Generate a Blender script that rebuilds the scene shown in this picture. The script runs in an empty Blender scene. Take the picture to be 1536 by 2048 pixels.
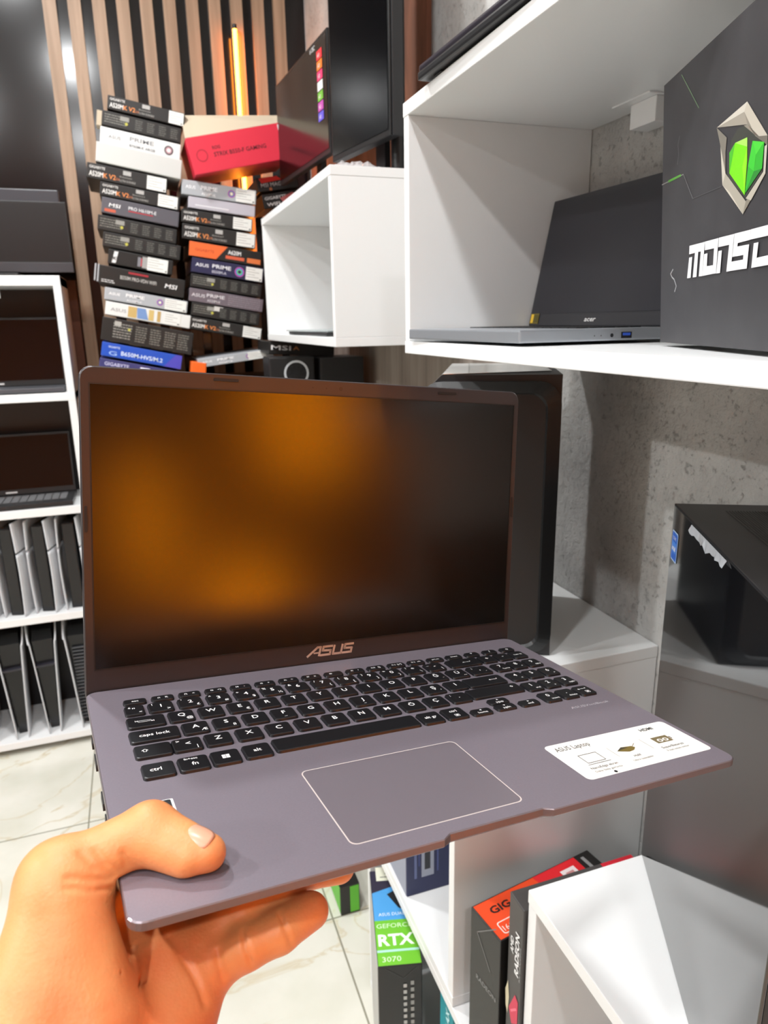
import bpy, bmesh, math, random
import numpy as np
from mathutils import Matrix, Vector
random.seed(7)
SC = bpy.context.scene
COL = SC.collection
R = math.radians

# ---------------------------------------------------------------- camera
cam_d = bpy.data.cameras.new('camera'); cam = bpy.data.objects.new('camera', cam_d); COL.objects.link(cam)
CAMR = ((0.94314925, -0.33193134, -0.01706115), (-0.10305417, -0.24324428, -0.96447502), (0.31598946, 0.91140211, -0.26362257))
rt, dn, fw = [Vector(v) for v in CAMR]
m3 = Matrix((rt, -dn, -fw)).transposed()
cam.matrix_world = Matrix.Translation((0, 0, 1.45)) @ m3.to_4x4()
cam_d.sensor_fit = 'VERTICAL'; cam_d.sensor_height = 36.0; cam_d.sensor_width = 27.0
cam_d.lens = 1400 / 2048 * 36.0
cam_d.clip_start = 0.01
cam_d.dof.use_dof = True; cam_d.dof.focus_distance = 0.47; cam_d.dof.aperture_fstop = 15.0
SC.camera = cam

# ---------------------------------------------------------------- world, exposure
w = bpy.data.worlds.new('world'); SC.world = w; w.use_nodes = True
w.node_tree.nodes['Background'].inputs[0].default_value = (0.9, 0.95, 1, 1)
w.node_tree.nodes['Background'].inputs[1].default_value = 0.05
SC.view_settings.view_transform = 'Standard'; SC.view_settings.look = 'None'
SC.view_settings.exposure = -0.36; SC.view_settings.gamma = 1.0; SC.view_settings.use_curve_mapping = False

# ---------------------------------------------------------------- lights
CEIL = 2.95
LAMPS = [  # x, y, power, radius of the lit disc
    (-0.92, -0.35, 30, 0.06), (-1.75, 0.95, 46, 0.06), (-3.3, 0.2, 125, 0.07),
    (-0.35, 1.75, 34, 0.06), (-0.165, 0.50, 24, 0.05), (-0.20, -1.30, 24, 0.07)]
LED = (1.0, 0.27, 0.02)
LED_POWER = 45.0

# ---------------------------------------------------------------- helpers
def lin(c):
    if isinstance(c, str):
        c = c.lstrip('#'); c = [int(c[i:i + 2], 16) / 255 for i in (0, 2, 4)]
    return tuple(x / 12.92 if x <= 0.04045 else ((x + 0.055) / 1.055) ** 2.4 for x in c) + (1.0,)
MATS = {}
def mat(name, color='#808080', rough=0.5, metal=0.0, spec=0.5, coat=0.0, emit=None, estr=0.0,
        noise=None, bump=0.0, bscale=200.0, trans=0.0, alpha=1.0, sss=0.0):
    if name in MATS: return MATS[name]
    m = bpy.data.materials.new(name); m.use_nodes = True; nt = m.node_tree; b = nt.nodes['Principled BSDF']
    b.inputs['Base Color'].default_value = lin(color); b.inputs['Roughness'].default_value = rough
    b.inputs['Metallic'].default_value = metal; b.inputs['Specular IOR Level'].default_value = spec
    b.inputs['Coat Weight'].default_value = coat; b.inputs['Coat Roughness'].default_value = 0.05
    b.inputs['Transmission Weight'].default_value = trans; b.inputs['Alpha'].default_value = alpha
    if emit is not None:
        b.inputs['Emission Color'].default_value = emit if len(emit) == 4 else tuple(emit) + (1,)
        b.inputs['Emission Strength'].default_value = estr
    if noise or bump:
        tc = nt.nodes.new('ShaderNodeTexCoord'); nz = nt.nodes.new('ShaderNodeTexNoise')
        nz.inputs['Scale'].default_value = noise[1] if noise else bscale; nz.inputs['Detail'].default_value = 6
        nt.links.new(tc.outputs['Object'], nz.inputs['Vector'])
        if noise:
            cr = nt.nodes.new('ShaderNodeValToRGB'); nt.links.new(nz.outputs['Fac'], cr.inputs['Fac'])
            cr.color_ramp.elements[0].position = 0.3; cr.color_ramp.elements[1].position = 0.7
            cr.color_ramp.elements[0].color = lin(color); cr.color_ramp.elements[1].color = lin(noise[0])
            nt.links.new(cr.outputs['Color'], b.inputs['Base Color'])
        if bump:
            n2 = nt.nodes.new('ShaderNodeTexNoise'); n2.inputs['Scale'].default_value = bscale
            nt.links.new(tc.outputs['Object'], n2.inputs['Vector'])
            bp = nt.nodes.new('ShaderNodeBump'); bp.inputs['Strength'].default_value = bump; bp.inputs['Distance'].default_value = 0.002
            nt.links.new(n2.outputs['Fac'], bp.inputs['Height']); nt.links.new(bp.outputs['Normal'], b.inputs['Normal'])
    MATS[name] = m
    return m
def flat(c, rough=0.45):                      # printed ink of one colour
    return mat('ink_' + c.lstrip('#') + ('' if rough == 0.45 else '_%d' % (rough * 100)), c, rough)

_tc = {}
def text_geo(s, bold=0.0):
    k = (s, bold)
    if k in _tc: return _tc[k]
    cu = bpy.data.curves.new('t', 'FONT'); cu.body = s; cu.size = 1.0; cu.offset = bold; cu.resolution_u = 2
    o = bpy.data.objects.new('t', cu); COL.objects.link(o)
    dg = bpy.context.evaluated_depsgraph_get(); dg.update()
    me = o.evaluated_get(dg).to_mesh()
    V = [(v.co.x, v.co.y) for v in me.vertices]; F = [tuple(p.vertices) for p in me.polygons]
    # make every face look to +z
    G = []
    for f in F:
        a = sum(V[f[i]][0] * V[f[(i + 1) % len(f)]][1] - V[f[(i + 1) % len(f)]][0] * V[f[i]][1] for i in range(len(f)))
        G.append(f if a > 0 else tuple(reversed(f)))
    if V:
        x0 = min(v[0] for v in V); x1 = max(v[0] for v in V)
        V = [(v[0] - x0, v[1]) for v in V]; wd = x1 - x0
    else: wd = 0
    bpy.data.objects.remove(o); bpy.data.curves.remove(cu)
    _tc[k] = (V, G, wd)
    return _tc[k]

class MB:
    def __init__(s): s.v = []; s.f = []; s.m = []; s.mats = []; s.smooth = []
    def mi(s, m):
        if m not in s.mats: s.mats.append(m)
        return s.mats.index(m)
    def add(s, V, F, m, T=None, smooth=False):
        n = len(s.v); k = s.mi(m)
        s.v += [tuple(T @ Vector(v)) for v in V] if T is not None else [tuple(v) for v in V]
        for f in F: s.f.append(tuple(i + n for i in f)); s.m.append(k); s.smooth.append(smooth)
        return s
    def box(s, a, b, m, T=None, c=0.0):
        x0, y0, z0 = a; x1, y1, z1 = b
        if c <= 0:
            V = [(x0, y0, z0), (x1, y0, z0), (x1, y1, z0), (x0, y1, z0), (x0, y0, z1), (x1, y0, z1), (x1, y1, z1), (x0, y1, z1)]
            F = [(0, 3, 2, 1), (4, 5, 6, 7), (0, 1, 5, 4), (1, 2, 6, 5), (2, 3, 7, 6), (3, 0, 4, 7)]
            return s.add(V, F, m, T)
        bm = bmesh.new(); bmesh.ops.create_cube(bm, size=1)
        for v in bm.verts: v.co = Vector(((x0 + x1) / 2 + v.co.x * (x1 - x0), (y0 + y1) / 2 + v.co.y * (y1 - y0), (z0 + z1) / 2 + v.co.z * (z1 - z0)))
        bmesh.ops.bevel(bm, geom=bm.edges[:], offset=c, segments=2, affect='EDGES', profile=0.6)
        bm.verts.index_update()
        V = [v.co.copy() for v in bm.verts]; F = [tuple(v.index for v in f.verts) for f in bm.faces]; bm.free()
        return s.add(V, F, m, T)
    def layers(s, L, m, T=None, top=None, smooth=False):          # L: list of equally long rings (lists of 3D points), bottom to top, ccw seen from the top
        n = len(L[0]); V = [p for r in L for p in r]; F = []
        for k in range(len(L) - 1):
            for i in range(n):
                j = (i + 1) % n; F.append((k * n + i, k * n + j, (k + 1) * n + j, (k + 1) * n + i))
        s.add(V, F + [tuple(range(n - 1, -1, -1))], m, T, smooth)
        b = (len(L) - 1) * n
        s.add([V[b + i] for i in range(n)], [tuple(range(n))], top or m, T)
        return s
    def poly(s, P, m, T=None, z=0.0):                             # flat polygon given ccw or cw in 2D, faces +z
        a = sum(P[i][0] * P[(i + 1) % len(P)][1] - P[(i + 1) % len(P)][0] * P[i][1] for i in range(len(P)))
        if a < 0: P = P[::-1]
        V = [(p[0], p[1], z) for p in P]
        if len(P) <= 4: return s.add(V, [tuple(range(len(P)))], m, T)
        from mathutils.geometry import tessellate_polygon
        tr = tessellate_polygon([[Vector(v) for v in V]])
        G = []
        for t in tr:
            A, B, C_ = [V[i] for i in t]
            ar = (B[0] - A[0]) * (C_[1] - A[1]) - (C_[0] - A[0]) * (B[1] - A[1])
            G.append(tuple(t) if ar > 0 else tuple(reversed(t)))
        return s.add(V, G, m, T)
    def rect(s, x0, y0, x1, y1, m, T=None, z=0.0): return s.poly([(x0, y0), (x1, y0), (x1, y1), (x0, y1)], m, T, z)
    def disc(s, x, y, r, m, T=None, z=0.0, r0=0.0, n=24):
        o = [(x + r * math.cos(2 * math.pi * i / n), y + r * math.sin(2 * math.pi * i / n), z) for i in range(n)]
        if r0 <= 0: return s.add(o, [tuple(range(n))], m, T)
        q = [(x + r0 * math.cos(2 * math.pi * i / n), y + r0 * math.sin(2 * math.pi * i / n), z) for i in range(n)]
        return s.add(o + q, [(i, (i + 1) % n, n + (i + 1) % n, n + i) for i in range(n)], m, T)
    def stroke(s, P, wd, m, T=None, z=0.0):
        for a, b in zip(P[:-1], P[1:]):
            d = Vector((b[0] - a[0], b[1] - a[1])); L = d.length
            if L < 1e-9: continue
            d /= L; n = Vector((-d.y, d.x)) * wd / 2; e = d * wd * 0.35
            s.poly([(a[0] - e.x - n.x, a[1] - e.y - n.y), (b[0] + e.x - n.x, b[1] + e.y - n.y), (b[0] + e.x + n.x, b[1] + e.y + n.y), (a[0] - e.x + n.x, a[1] - e.y + n.y)], m, T, z)
        return s
    def text(s, t, x, y, size, m, T=None, z=0.0, align='l', width=None, bold=0.0, shear=0.0):
        V, F, wd = text_geo(t, bold)
        if not V: return s
        sx = size if width is None else width / wd
        ox = x - (0 if align == 'l' else wd * sx * (0.5 if align == 'c' else 1.0))
        return s.add([(ox + v[0] * sx + shear * v[1] * size, y + v[1] * size, z) for v in V], F, m, T)
    def tube(s, P, r, m, n=10, T=None, cap=True):
        P = [Vector(p) for p in P]; rings = []
        rr = r if isinstance(r, (list, tuple)) else [r] * len(P)
        for i, p in enumerate(P):
            d = (P[min(i + 1, len(P) - 1)] - P[max(i - 1, 0)]).normalized()
            u = d.cross(Vector((0, 0, 1)) if abs(d.z) < 0.9 else Vector((1, 0, 0))).normalized(); v_ = d.cross(u)
            rings.append([p + (u * math.cos(2 * math.pi * k / n) + v_ * math.sin(2 * math.pi * k / n)) * rr[i] for k in range(n)])
        V = [q for rg in rings for q in rg]; F = []
        for k in range(len(P) - 1):
            for i in range(n):
                j = (i + 1) % n; F.append((k * n + i, k * n + j, (k + 1) * n + j, (k + 1) * n + i))
        s.add(V, F, m, T, True)
        if cap: s.add(rings[0], [tuple(range(n - 1, -1, -1))], m, T); s.add(rings[-1], [tuple(range(n))], m, T)
        return s
    def build(s, name, parent=None, M=None, bevel=0.0):
        me = bpy.data.meshes.new(name); me.from_pydata(s.v, [], s.f)
        for m in s.mats: me.materials.append(m)
        me.polygons.foreach_set('material_index', s.m); me.polygons.foreach_set('use_smooth', s.smooth); me.update()
        o = bpy.data.objects.new(name, me); COL.objects.link(o)
        if parent: o.parent = parent
        if M is not None: o.matrix_local = M
        if bevel:
            b = o.modifiers.new('bevel', 'BEVEL'); b.width = bevel; b.segments = 2; b.limit_method = 'ANGLE'
        return o
def tag(o, label=None, cat=None, group=None, kind=None):
    if label: o['label'] = label
    if cat: o['category'] = cat
    if group: o['group'] = group
    if kind: o['kind'] = kind
    return o
def empty(name, M, label, cat, group=None):
    o = bpy.data.objects.new(name, None); COL.objects.link(o); o.empty_display_size = 0.02
    o.matrix_world = M if isinstance(M, Matrix) else Matrix.Translation(M)
    return tag(o, label, cat, group)
def frame(o, x, y, z):                                     # matrix from origin and three axes
    M = Matrix.Identity(4)
    for i, a in enumerate((x, y, z)):
        for j in range(3): M[j][i] = a[j]
    M.translation = Vector(o); return M
def rrect(x0, y0, x1, y1, r, z=0.0, n=5):
    P = []
    for cx, cy, a0 in ((x1 - r, y0 + r, -90), (x1 - r, y1 - r, 0), (x0 + r, y1 - r, 90), (x0 + r, y0 + r, 180)):
        for i in range(n + 1):
            a = R(a0 + 90 * i / n); P.append((cx + r * math.cos(a), cy + r * math.sin(a), z))
    return P
def struct(mb, name): return tag(mb.build(name), kind='structure')
FRONT = Matrix(((1, 0, 0, 0), (0, 0, -1, 0), (0, 1, 0, 0), (0, 0, 0, 1)))    # 2D (x,y),z-out -> x, z up, facing -Y

# ---------------------------------------------------------------- materials
WHITE = mat('white_melamine', '#e4e5e5', 0.28, spec=0.5)
WHITE_EDGE = mat('white_edge_band', '#f0f1f1', 0.35)
BLACKG = mat('black_gloss_panel', '#0b0b0f', 0.15, spec=0.6, bump=0.05, bscale=6)
BLACKM = mat('black_matte_plastic', '#161617', 0.45)
BLACKS = mat('black_satin', '#1d1d1f', 0.35)
SCREEN = mat('dark_screen', '#060608', 0.16, spec=0.5)
CARD = mat('bare_cardboard', '#b9ab95', 0.8)
BLACKCARD = mat('black_carton', '#1a1918', 0.42)

def wall_plaster():
    m = bpy.data.materials.new('rough_grey_plaster'); m.use_nodes = True; nt = m.node_tree; b = nt.nodes['Principled BSDF']
    N = nt.nodes.new; L = nt.links.new
    tc = N('ShaderNodeTexCoord')
    n1 = N('ShaderNodeTexNoise'); n1.inputs['Scale'].default_value = 7; n1.inputs['Detail'].default_value = 8; L(tc.outputs['Object'], n1.inputs['Vector'])
    n2 = N('ShaderNodeTexNoise'); n2.inputs['Scale'].default_value = 70; n2.inputs['Detail'].default_value = 10; n2.inputs['Roughness'].default_value = 0.65; L(tc.outputs['Object'], n2.inputs['Vector'])
    vo = N('ShaderNodeTexNoise'); vo.inputs['Scale'].default_value = 105; vo.inputs['Detail'].default_value = 8; vo.inputs['Roughness'].default_value = 0.7; L(tc.outputs['Object'], vo.inputs['Vector'])
    pr = N('ShaderNodeValToRGB'); pr.color_ramp.elements[0].position = 0.27; pr.color_ramp.elements[1].position = 0.42; L(vo.outputs['Fac'], pr.inputs['Fac'])
    cr = N('ShaderNodeValToRGB'); cr.color_ramp.elements[0].position = 0.35; cr.color_ramp.elements[1].position = 0.68
    cr.color_ramp.elements[0].color = lin('#a6a5a3'); cr.color_ramp.elements[1].color = lin('#c6c5c2'); L(n1.outputs['Fac'], cr.inputs['Fac'])
    mx = N('ShaderNodeMix'); mx.data_type = 'RGBA'; mx.blend_type = 'MULTIPLY'; mx.inputs[0].default_value = 0.06
    L(cr.outputs['Color'], mx.inputs[6]); L(pr.outputs['Color'], mx.inputs[7]); L(mx.outputs[2], b.inputs['Base Color'])
    ad = N('ShaderNodeMath'); ad.operation = 'MULTIPLY_ADD'; ad.inputs[1].default_value = 1.7; L(n2.outputs['Fac'], ad.inputs[0]); ph = N('ShaderNodeMath'); ph.operation = 'MULTIPLY'; ph.inputs[1].default_value = 0.6; L(pr.outputs['Color'], ph.inputs[0]); L(ph.outputs[0], ad.inputs[2])
    bp = N('ShaderNodeBump'); bp.inputs['Strength'].default_value = 0.9; bp.inputs['Distance'].default_value = 0.0034; L(ad.outputs[0], bp.inputs['Height']); L(bp.outputs['Normal'], b.inputs['Normal'])
    b.inputs['Roughness'].default_value = 0.85
    return m
PLASTER = wall_plaster()

def marble():
    m = bpy.data.materials.new('veined_marble_tile'); m.use_nodes = True; nt = m.node_tree; b = nt.nodes['Principled BSDF']
    N = nt.nodes.new; L = nt.links.new
    tc = N('ShaderNodeTexCoord'); mp = N('ShaderNodeMapping'); mp.inputs['Location'].default_value = (0.27, 0.4, 0); L(tc.outputs['Object'], mp.inputs['Vector'])
    br = N('ShaderNodeTexBrick'); br.offset = 0.0; br.inputs['Scale'].default_value = 1; br.inputs['Brick Width'].default_value = 0.6; br.inputs['Row Height'].default_value = 0.6
    br.inputs['Mortar Size'].default_value = 0.0022; br.inputs['Mortar Smooth'].default_value = 0.0; L(mp.outputs['Vector'], br.inputs['Vector'])
    n1 = N('ShaderNodeTexNoise'); n1.inputs['Scale'].default_value = 2.2; n1.inputs['Detail'].default_value = 7; n1.inputs['Distortion'].default_value = 1.8; L(tc.outputs['Object'], n1.inputs['Vector'])
    v = N('ShaderNodeValToRGB'); e = v.color_ramp.elements; e[0].position = 0.485; e[0].color = (0, 0, 0, 1); e[1].position = 0.515; e[1].color = (0, 0, 0, 1)
    k = e.new(0.5); k.color = (1, 1, 1, 1); L(n1.outputs['Fac'], v.inputs['Fac'])
    n2 = N('ShaderNodeTexNoise'); n2.inputs['Scale'].default_value = 4; n2.inputs['Detail'].default_value = 4; L(tc.outputs['Object'], n2.inputs['Vector'])
    c1 = N('ShaderNodeValToRGB'); c1.color_ramp.elements[0].position = 0.35; c1.color_ramp.elements[1].position = 0.65
    c1.color_ramp.elements[0].color = lin('#cfcec0'); c1.color_ramp.elements[1].color = lin('#dfddd3'); L(n2.outputs['Fac'], c1.inputs['Fac'])
    mf = N('ShaderNodeMath'); mf.operation = 'MULTIPLY'; L(v.outputs['Color'], mf.inputs[0]); L(n2.outputs['Fac'], mf.inputs[1])
    a = N('ShaderNodeMix'); a.data_type = 'RGBA'; L(mf.outputs[0], a.inputs[0]); L(c1.outputs['Color'], a.inputs[6]); a.inputs[7].default_value = lin('#c2b08a')
    g = N('ShaderNodeMix'); g.data_type = 'RGBA'; L(br.outputs['Fac'], g.inputs[0]); L(a.outputs[2], g.inputs[6]); g.inputs[7].default_value = lin('#8f8c7c')
    L(g.outputs[2], b.inputs['Base Color']); b.inputs['Roughness'].default_value = 0.18
    return m
MARBLE = marble()

def wood(name, c1, c2, scale=(60, 60, 2.5), rough=0.5):
    m = bpy.data.materials.new(name); m.use_nodes = True; nt = m.node_tree; b = nt.nodes['Principled BSDF']
    N = nt.nodes.new; L = nt.links.new
    tc = N('ShaderNodeTexCoord'); mp = N('ShaderNodeMapping'); mp.inputs['Scale'].default_value = scale; L(tc.outputs['Object'], mp.inputs['Vector'])
    n = N('ShaderNodeTexNoise'); n.inputs['Scale'].default_value = 1; n.inputs['Detail'].default_value = 6; n.inputs['Distortion'].default_value = 0.6; L(mp.outputs['Vector'], n.inputs['Vector'])
    cr = N('ShaderNodeValToRGB'); cr.color_ramp.elements[0].position = 0.3; cr.color_ramp.elements[1].position = 0.7
    cr.color_ramp.elements[0].color = lin(c1); cr.color_ramp.elements[1].color = lin(c2); L(n.outputs['Fac'], cr.inputs['Fac']); L(cr.outputs['Color'], b.inputs['Base Color'])
    b.inputs['Roughness'].default_value = rough
    return m
OAK = wood('oak_slat', '#8f765f', '#ab9078')
RUST = wood('brown_rough_board', '#5a3a2c', '#8c5a44', (14, 14, 4), 0.8)
GREYWOOD = wood('grey_brown_board', '#6d625a', '#8f857c', (25, 25, 2), 0.7)

# ---------------------------------------------------------------- room
XW, YB = 0.69, 2.75
floor_m = MB().box((-4.2, -3.2, -0.05), (3.4, 2.9, 0), MARBLE); struct(floor_m, 'floor')
ceil_mat = mat('ceiling_paint', '#d8d8d6', 0.9)
struct(MB().box((-4.2, -3.2, CEIL), (3.4, 2.9, CEIL + 0.05), ceil_mat), 'ceiling')
struct(MB().box((XW, -0.17, 0), (XW + 0.12, 2.9, CEIL), PLASTER), 'wall_right')
wallp = mat('painted_wall', '#bdbbb8', 0.8)
struct(MB().box((-4.32, -3.2, 0), (-4.2, 2.9, CEIL), wallp), 'wall_left')
struct(MB().box((-4.2, YB, 0), (XW, YB + 0.12, CEIL), BLACKG), 'wall_back')
washwall = mat('orange_wash_wall', '#a8683a', 0.8)  # orange base colour stands in for amber led wash on these walls
struct(MB().box((-4.2, -3.32, 0), (3.4, -3.2, CEIL), washwall), 'wall_rear')
struct(MB().box((3.4, -3.2, 0), (3.52, 0.2, CEIL), washwall), 'wall_far_right')
struct(MB().box((XW + 0.12, 0.0, 0), (3.4, 0.12, CEIL), washwall), 'wall_side')
# slats on the black gloss wall
sl = MB()
for i in range(12):
    x1 = -0.113 + 0.073 * i
    if x1 > XW - 0.005: continue
    sl.box((x1 - 0.039, YB - 0.022, 0.02), (x1, YB - 0.0005, CEIL - 0.01), OAK)
struct(sl, 'trim_1')
struct(MB().box((XW - 0.012, 1.615, 1.75), (XW - 0.0005, 1.80, CEIL - 0.01), RUST), 'trim_2')
struct(MB().box((XW - 0.010, 1.18, 0.99), (XW - 0.0005, 2.70, 1.39), GREYWOOD), 'trim_3')
struct(MB().box((XW - 0.010, 1.83, 1.745), (XW - 0.0005, 2.70, 2.02), RUST), 'trim_4')
# darker wall boarding behind the display rack
struct(MB().box((-1.4, 2.72, 0.0), (-0.158, YB - 0.001, 1.6), mat('reddish_brown_panel', '#5b3525', 0.35)), 'trim_5')

# ---------------------------------------------------------------- ceiling lamps
for i, (x, y, pw, r) in enumerate(LAMPS):
    where = ['above the counter wall near the camera', 'over the middle of the shop', 'over the far left of the shop',
             'in front of the stacked cartons', 'straight above the held laptop', 'behind the camera'][i]
    t = empty('ceiling_light', (x, y, CEIL), 'round white recessed ceiling light ' + where, 'ceiling light', 'recessed ceiling lights')
    h = MB(); h.disc(0, 0, r + 0.02, mat('lamp_ring', '#e8e8e8', 0.4), Matrix.Rotation(math.pi, 4, 'X'), 0.004, r0=r)
    h.build('ring', t)
    d = MB(); d.disc(0, 0, r, mat('lamp_diffuser', '#ffffff', 0.5, emit=(1, 0.98, 0.95), estr=40.0), Matrix.Rotation(math.pi, 4, 'X'), 0.003)
    d.build('diffuser', t)
    ld = bpy.data.lights.new('lamp_light', 'AREA'); ld.shape = 'DISK'; ld.size = 2 * r; ld.energy = pw; ld.color = (0.97, 0.99, 1.0)
    lo = bpy.data.objects.new('lamp_light', ld); COL.objects.link(lo); lo.location = (x, y, CEIL - 0.012)

# ---------------------------------------------------------------- LED tubes
LEDM = mat('amber_led', '#ff9a30', 0.4, emit=LED, estr=LED_POWER)
def led(p0, p1, r, label, m=LEDM):
    t = empty('led_tube', p0, label, 'led light', 'amber led tubes')
    d = Vector(p1) - Vector(p0)
    MB().tube([(0, 0, 0), d * 0.5, d], r, m, 10).build('tube', t)
    u = d.normalized()
    MB().tube([-u * 0.012, u * 0.002], r * 1.15, BLACKM, 10).tube([d - u * 0.002, d + u * 0.012], r * 1.15, BLACKM, 10).build('end_cap', t)
    return t
led((0.437, 2.705, 1.63), (0.437, 2.705, 2.405), 0.0065, 'glowing amber led tube upright on the wooden slat wall')
LEDR = mat('amber_led_rear', '#ff9a30', 0.4, emit=(1.0, 0.32, 0.0), estr=135.0)
for i, (x, z0, z1) in enumerate(((1.9, 1.4, 2.2), (2.2, 1.4, 2.2), (1.38, 0.4, 0.9), (1.62, 0.4, 0.9), (0.95, 0.9, 1.6))):  # last tube is added to brighten the wall in the screen reflection
    led((x, -3.15, z0), (x, -3.15, z1), 0.016, 'amber led tube on the wall behind the camera, ' + ['upper one on the left', 'upper one on the right', 'lower one on the left', 'lower one on the right', 'extra one farthest left, added to brighten the wall'][i], LEDR)

# ---------------------------------------------------------------- white cube shelves
def cube(name, label, x0, x1, y0, y1, z0, z1, th=0.018, ends=(1, 1), group=None, mids=()):
    t = empty(name, (x0, y0, z0), label, 'shelf', group)
    X, Y, Z = x1 - x0, y1 - y0, z1 - z0
    def brd(n, a, b): return MB().box(a, b, WHITE, None, 0.0012).build(n, t)
    brd('top_panel', (0, 0, Z - th), (X, Y, Z)); brd('bottom_panel', (0, 0, 0), (X, Y, th))
    if ends[0]: brd('side_panel', (0.0008, 0.0008, th), (X, th, Z - th))
    if ends[1]: brd('side_panel', (0.0008, Y - th, th), (X, Y - 0.0008, Z - th))
    for y in mids: brd('divider', (0.001, y - y0, th), (X, y - y0 + th, Z - th))
    return t
XR = XW - 0.001
big = cube('wall_shelf', 'large white open-backed wall shelf holding the open laptop and the tall black carton', 0.39, XR, 0.15, 1.015, 1.402, 1.740)
small = cube('wall_shelf', 'smaller white wall shelf farther back, under the two dark monitors', 0.39, XR, 1.405, 2.16, 1.400, 1.738)
MB().box((0, 0, 0), (0.004, 0.72, 0.30), WHITE).build('back_panel', small, Matrix.Translation((0.292, 0.018, 0.018)))
base = cube('storage_bench', 'low white storage bench running along the plaster wall below the shelves', 0.36, XR, -0.12, 1.19, 0.002, 0.430, mids=(0.30,))
uA = cube('storage_cabinet', 'white cabinet with glossy side whose top carries the big black tower behind the laptop', 0.36, XR, 0.760, 1.19, 0.431, 0.980)
uB = cube('cube_shelf', 'white open cube shelf at the lower right with a glass-sided computer on top', 0.388, XR, -0.11, 0.607, 0.431, 0.778)
# bracket
t = empty('shelf_bracket', (XR, 0.87, 1.690), 'small white wall bracket under the top board of the large shelf', 'bracket')
MB().box((-0.03, -0.05, 0), (0, 0.0, 0.03), WHITE, None, 0.001).build('mount_block', t)
MB().box((-0.045, -0.055, 0.0301), (0, 0.02, 0.0318), WHITE).build('plate', t)

# ---------------------------------------------------------------- cartons
def carton(name, label, cat, w, d, h, M, base, ops, group=None, top=None, side=None, stickers=(), front=None):
    """front face in local x-z at y=0, box goes to +y. ops use fractions of width / height; text size is a fraction of height"""
    mb = MB(); e = 0.0012
    mb.box((0, 0, 0), (w, d, h), base, None, min(0.0022, h * 0.06))
    F = Matrix.Translation((0, -0.0004, 0)) @ FRONT
    k = 0
    for op in ops:
        z = 0.00001 * k + 0.00005; k += 2
        if op[0] == 'r': mb.rect(op[1] * w, op[2] * h, op[3] * w, op[4] * h, flat(op[5]), F, z)
        elif op[0] == 'p': mb.poly([(a * w, b * h) for a, b in op[1]], flat(op[2]), F, z)
        elif op[0] == 't': mb.text(op[1], op[2] * w, op[3] * h, op[4] * h, flat(op[5]), F, z, width=(op[6] * w if len(op) > 6 else None), bold=0.012, shear=(op[7] if len(op) > 7 else 0))
        elif op[0] == 'c': mb.disc(op[1] * w, op[2] * h, op[3] * h, flat(op[4]), F, z, r0=op[5] * h if len(op) > 5 else 0)
        elif op[0] == 'fine':                                            # small print: rows of short dashes
            _, x0, y0, x1, y1, rows, c = op
            rr = random.Random(int(x0 * 100 + rows))
            for i in range(rows):
                x = x0; yy = y1 - (i + 0.7) * (y1 - y0) / rows
                while x < x1 - 0.01:
                    l = rr.uniform(0.008, 0.035); mb.rect(x * w, yy * h, min(x + l, x1) * w, (yy + (y1 - y0) / rows * 0.45) * h, flat(c), F, z); x += l + 0.007
    o = mb.build(name, None, M)
    tag(o, label, cat, group)
    for (x0, y0, x1, y1, lab) in stickers:
        s = MB(); s.rect(x0 * w, y0 * h, x1 * w, y1 * h, flat('#dfe0dc'), F, 0.0003)
        for i in range(4):
            yy = y1 - (i + 1) * (y1 - y0) / 5.2
            s.rect((x0 + 0.012) * w, yy * h, (x0 + (x1 - x0) * (0.8 if i % 2 else 0.55)) * w, (yy + 0.03) * h, flat('#8c8c8a'), F, 0.0004)
        s.rect((x1 - 0.035) * w, (y0 + 0.06) * h, (x1 - 0.012) * w, (y0 + 0.16) * h, flat('#555555'), F, 0.0004)
        tag(s.build('label_sticker', o), lab)
    return o
def on_wall_plane(xtl, ztl, roll, h, Y):                              # origin of a carton from the upper left corner of its front
    r = R(roll); zx, zz = math.sin(r), math.cos(r)
    return frame((xtl - h * zx, Y, ztl - h * zz), (math.cos(r), 0, -math.sin(r)), (0, 1, 0), (zx, 0, zz))
def giga(model='A520M'):
    return [('t', 'GIGABYTE', .03, .68, .24, '#d8d6d2', .19), ('t', model, .03, .18, .46, '#e8e6e2', .17), ('t', 'K V2', .205, .18, .44, '#e08a4a', .15), ('t', '2.0', .36, .2, .2, '#c9744a', .04),
            ('r', .44, .62, .54, .9, '#a9a7a4'), ('t', 'ULTRA DURABLE', .40, .16, .2, '#9a9893', .2), ('t', 'Motherboard', .40, .42, .16, '#8c8a85', .15)]
SPEC = [('fine', .03, .2, .30, .85, 4, '#77766f'), ('r', .22, .55, .33, .85, '#8d8c86'), ('c', .30, .4, .1, '#b5b04a')] + [op for x in (.40, .55, .70, .85) for op in (('r', x, .1, x + .11, .9, '#262624'), ('fine', x + .01, .15, x + .1, .85, 5, '#5d5c57'))]
def prime(ink, ink2, box='#e8e8e4', rgb=True):
    o = [('t', 'ASUS', .05, .45, .3, ink, .13), ('t', 'PRIME', .25, .48, .38, ink, .22), ('t', 'A520M-K', .26, .12, .26, ink2, .19)]
    if rgb: o += [('c', .66, .5, .26, '#b04a9a'), ('c', .66, .5, .2, '#4a7ac0'), ('c', .66, .5, .13, '#d0b050'), ('c', .66, .5, .08, '#e8e8e8')]
    return o
DG, DS = mat('dark_carton', '#201f1e', 0.42), mat('slate_carton', '#55535a', 0.4)
SILV = mat('silver_carton', '#a7abb0', 0.35); WCARD = mat('white_carton', '#d9dad8', 0.45); BLUEC = mat('blue_carton', '#1f4fb8', 0.4)
REDC = mat('red_carton', '#d22a40', 0.45); PURP = mat('mauve_carton', '#6a6068', 0.4)
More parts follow.
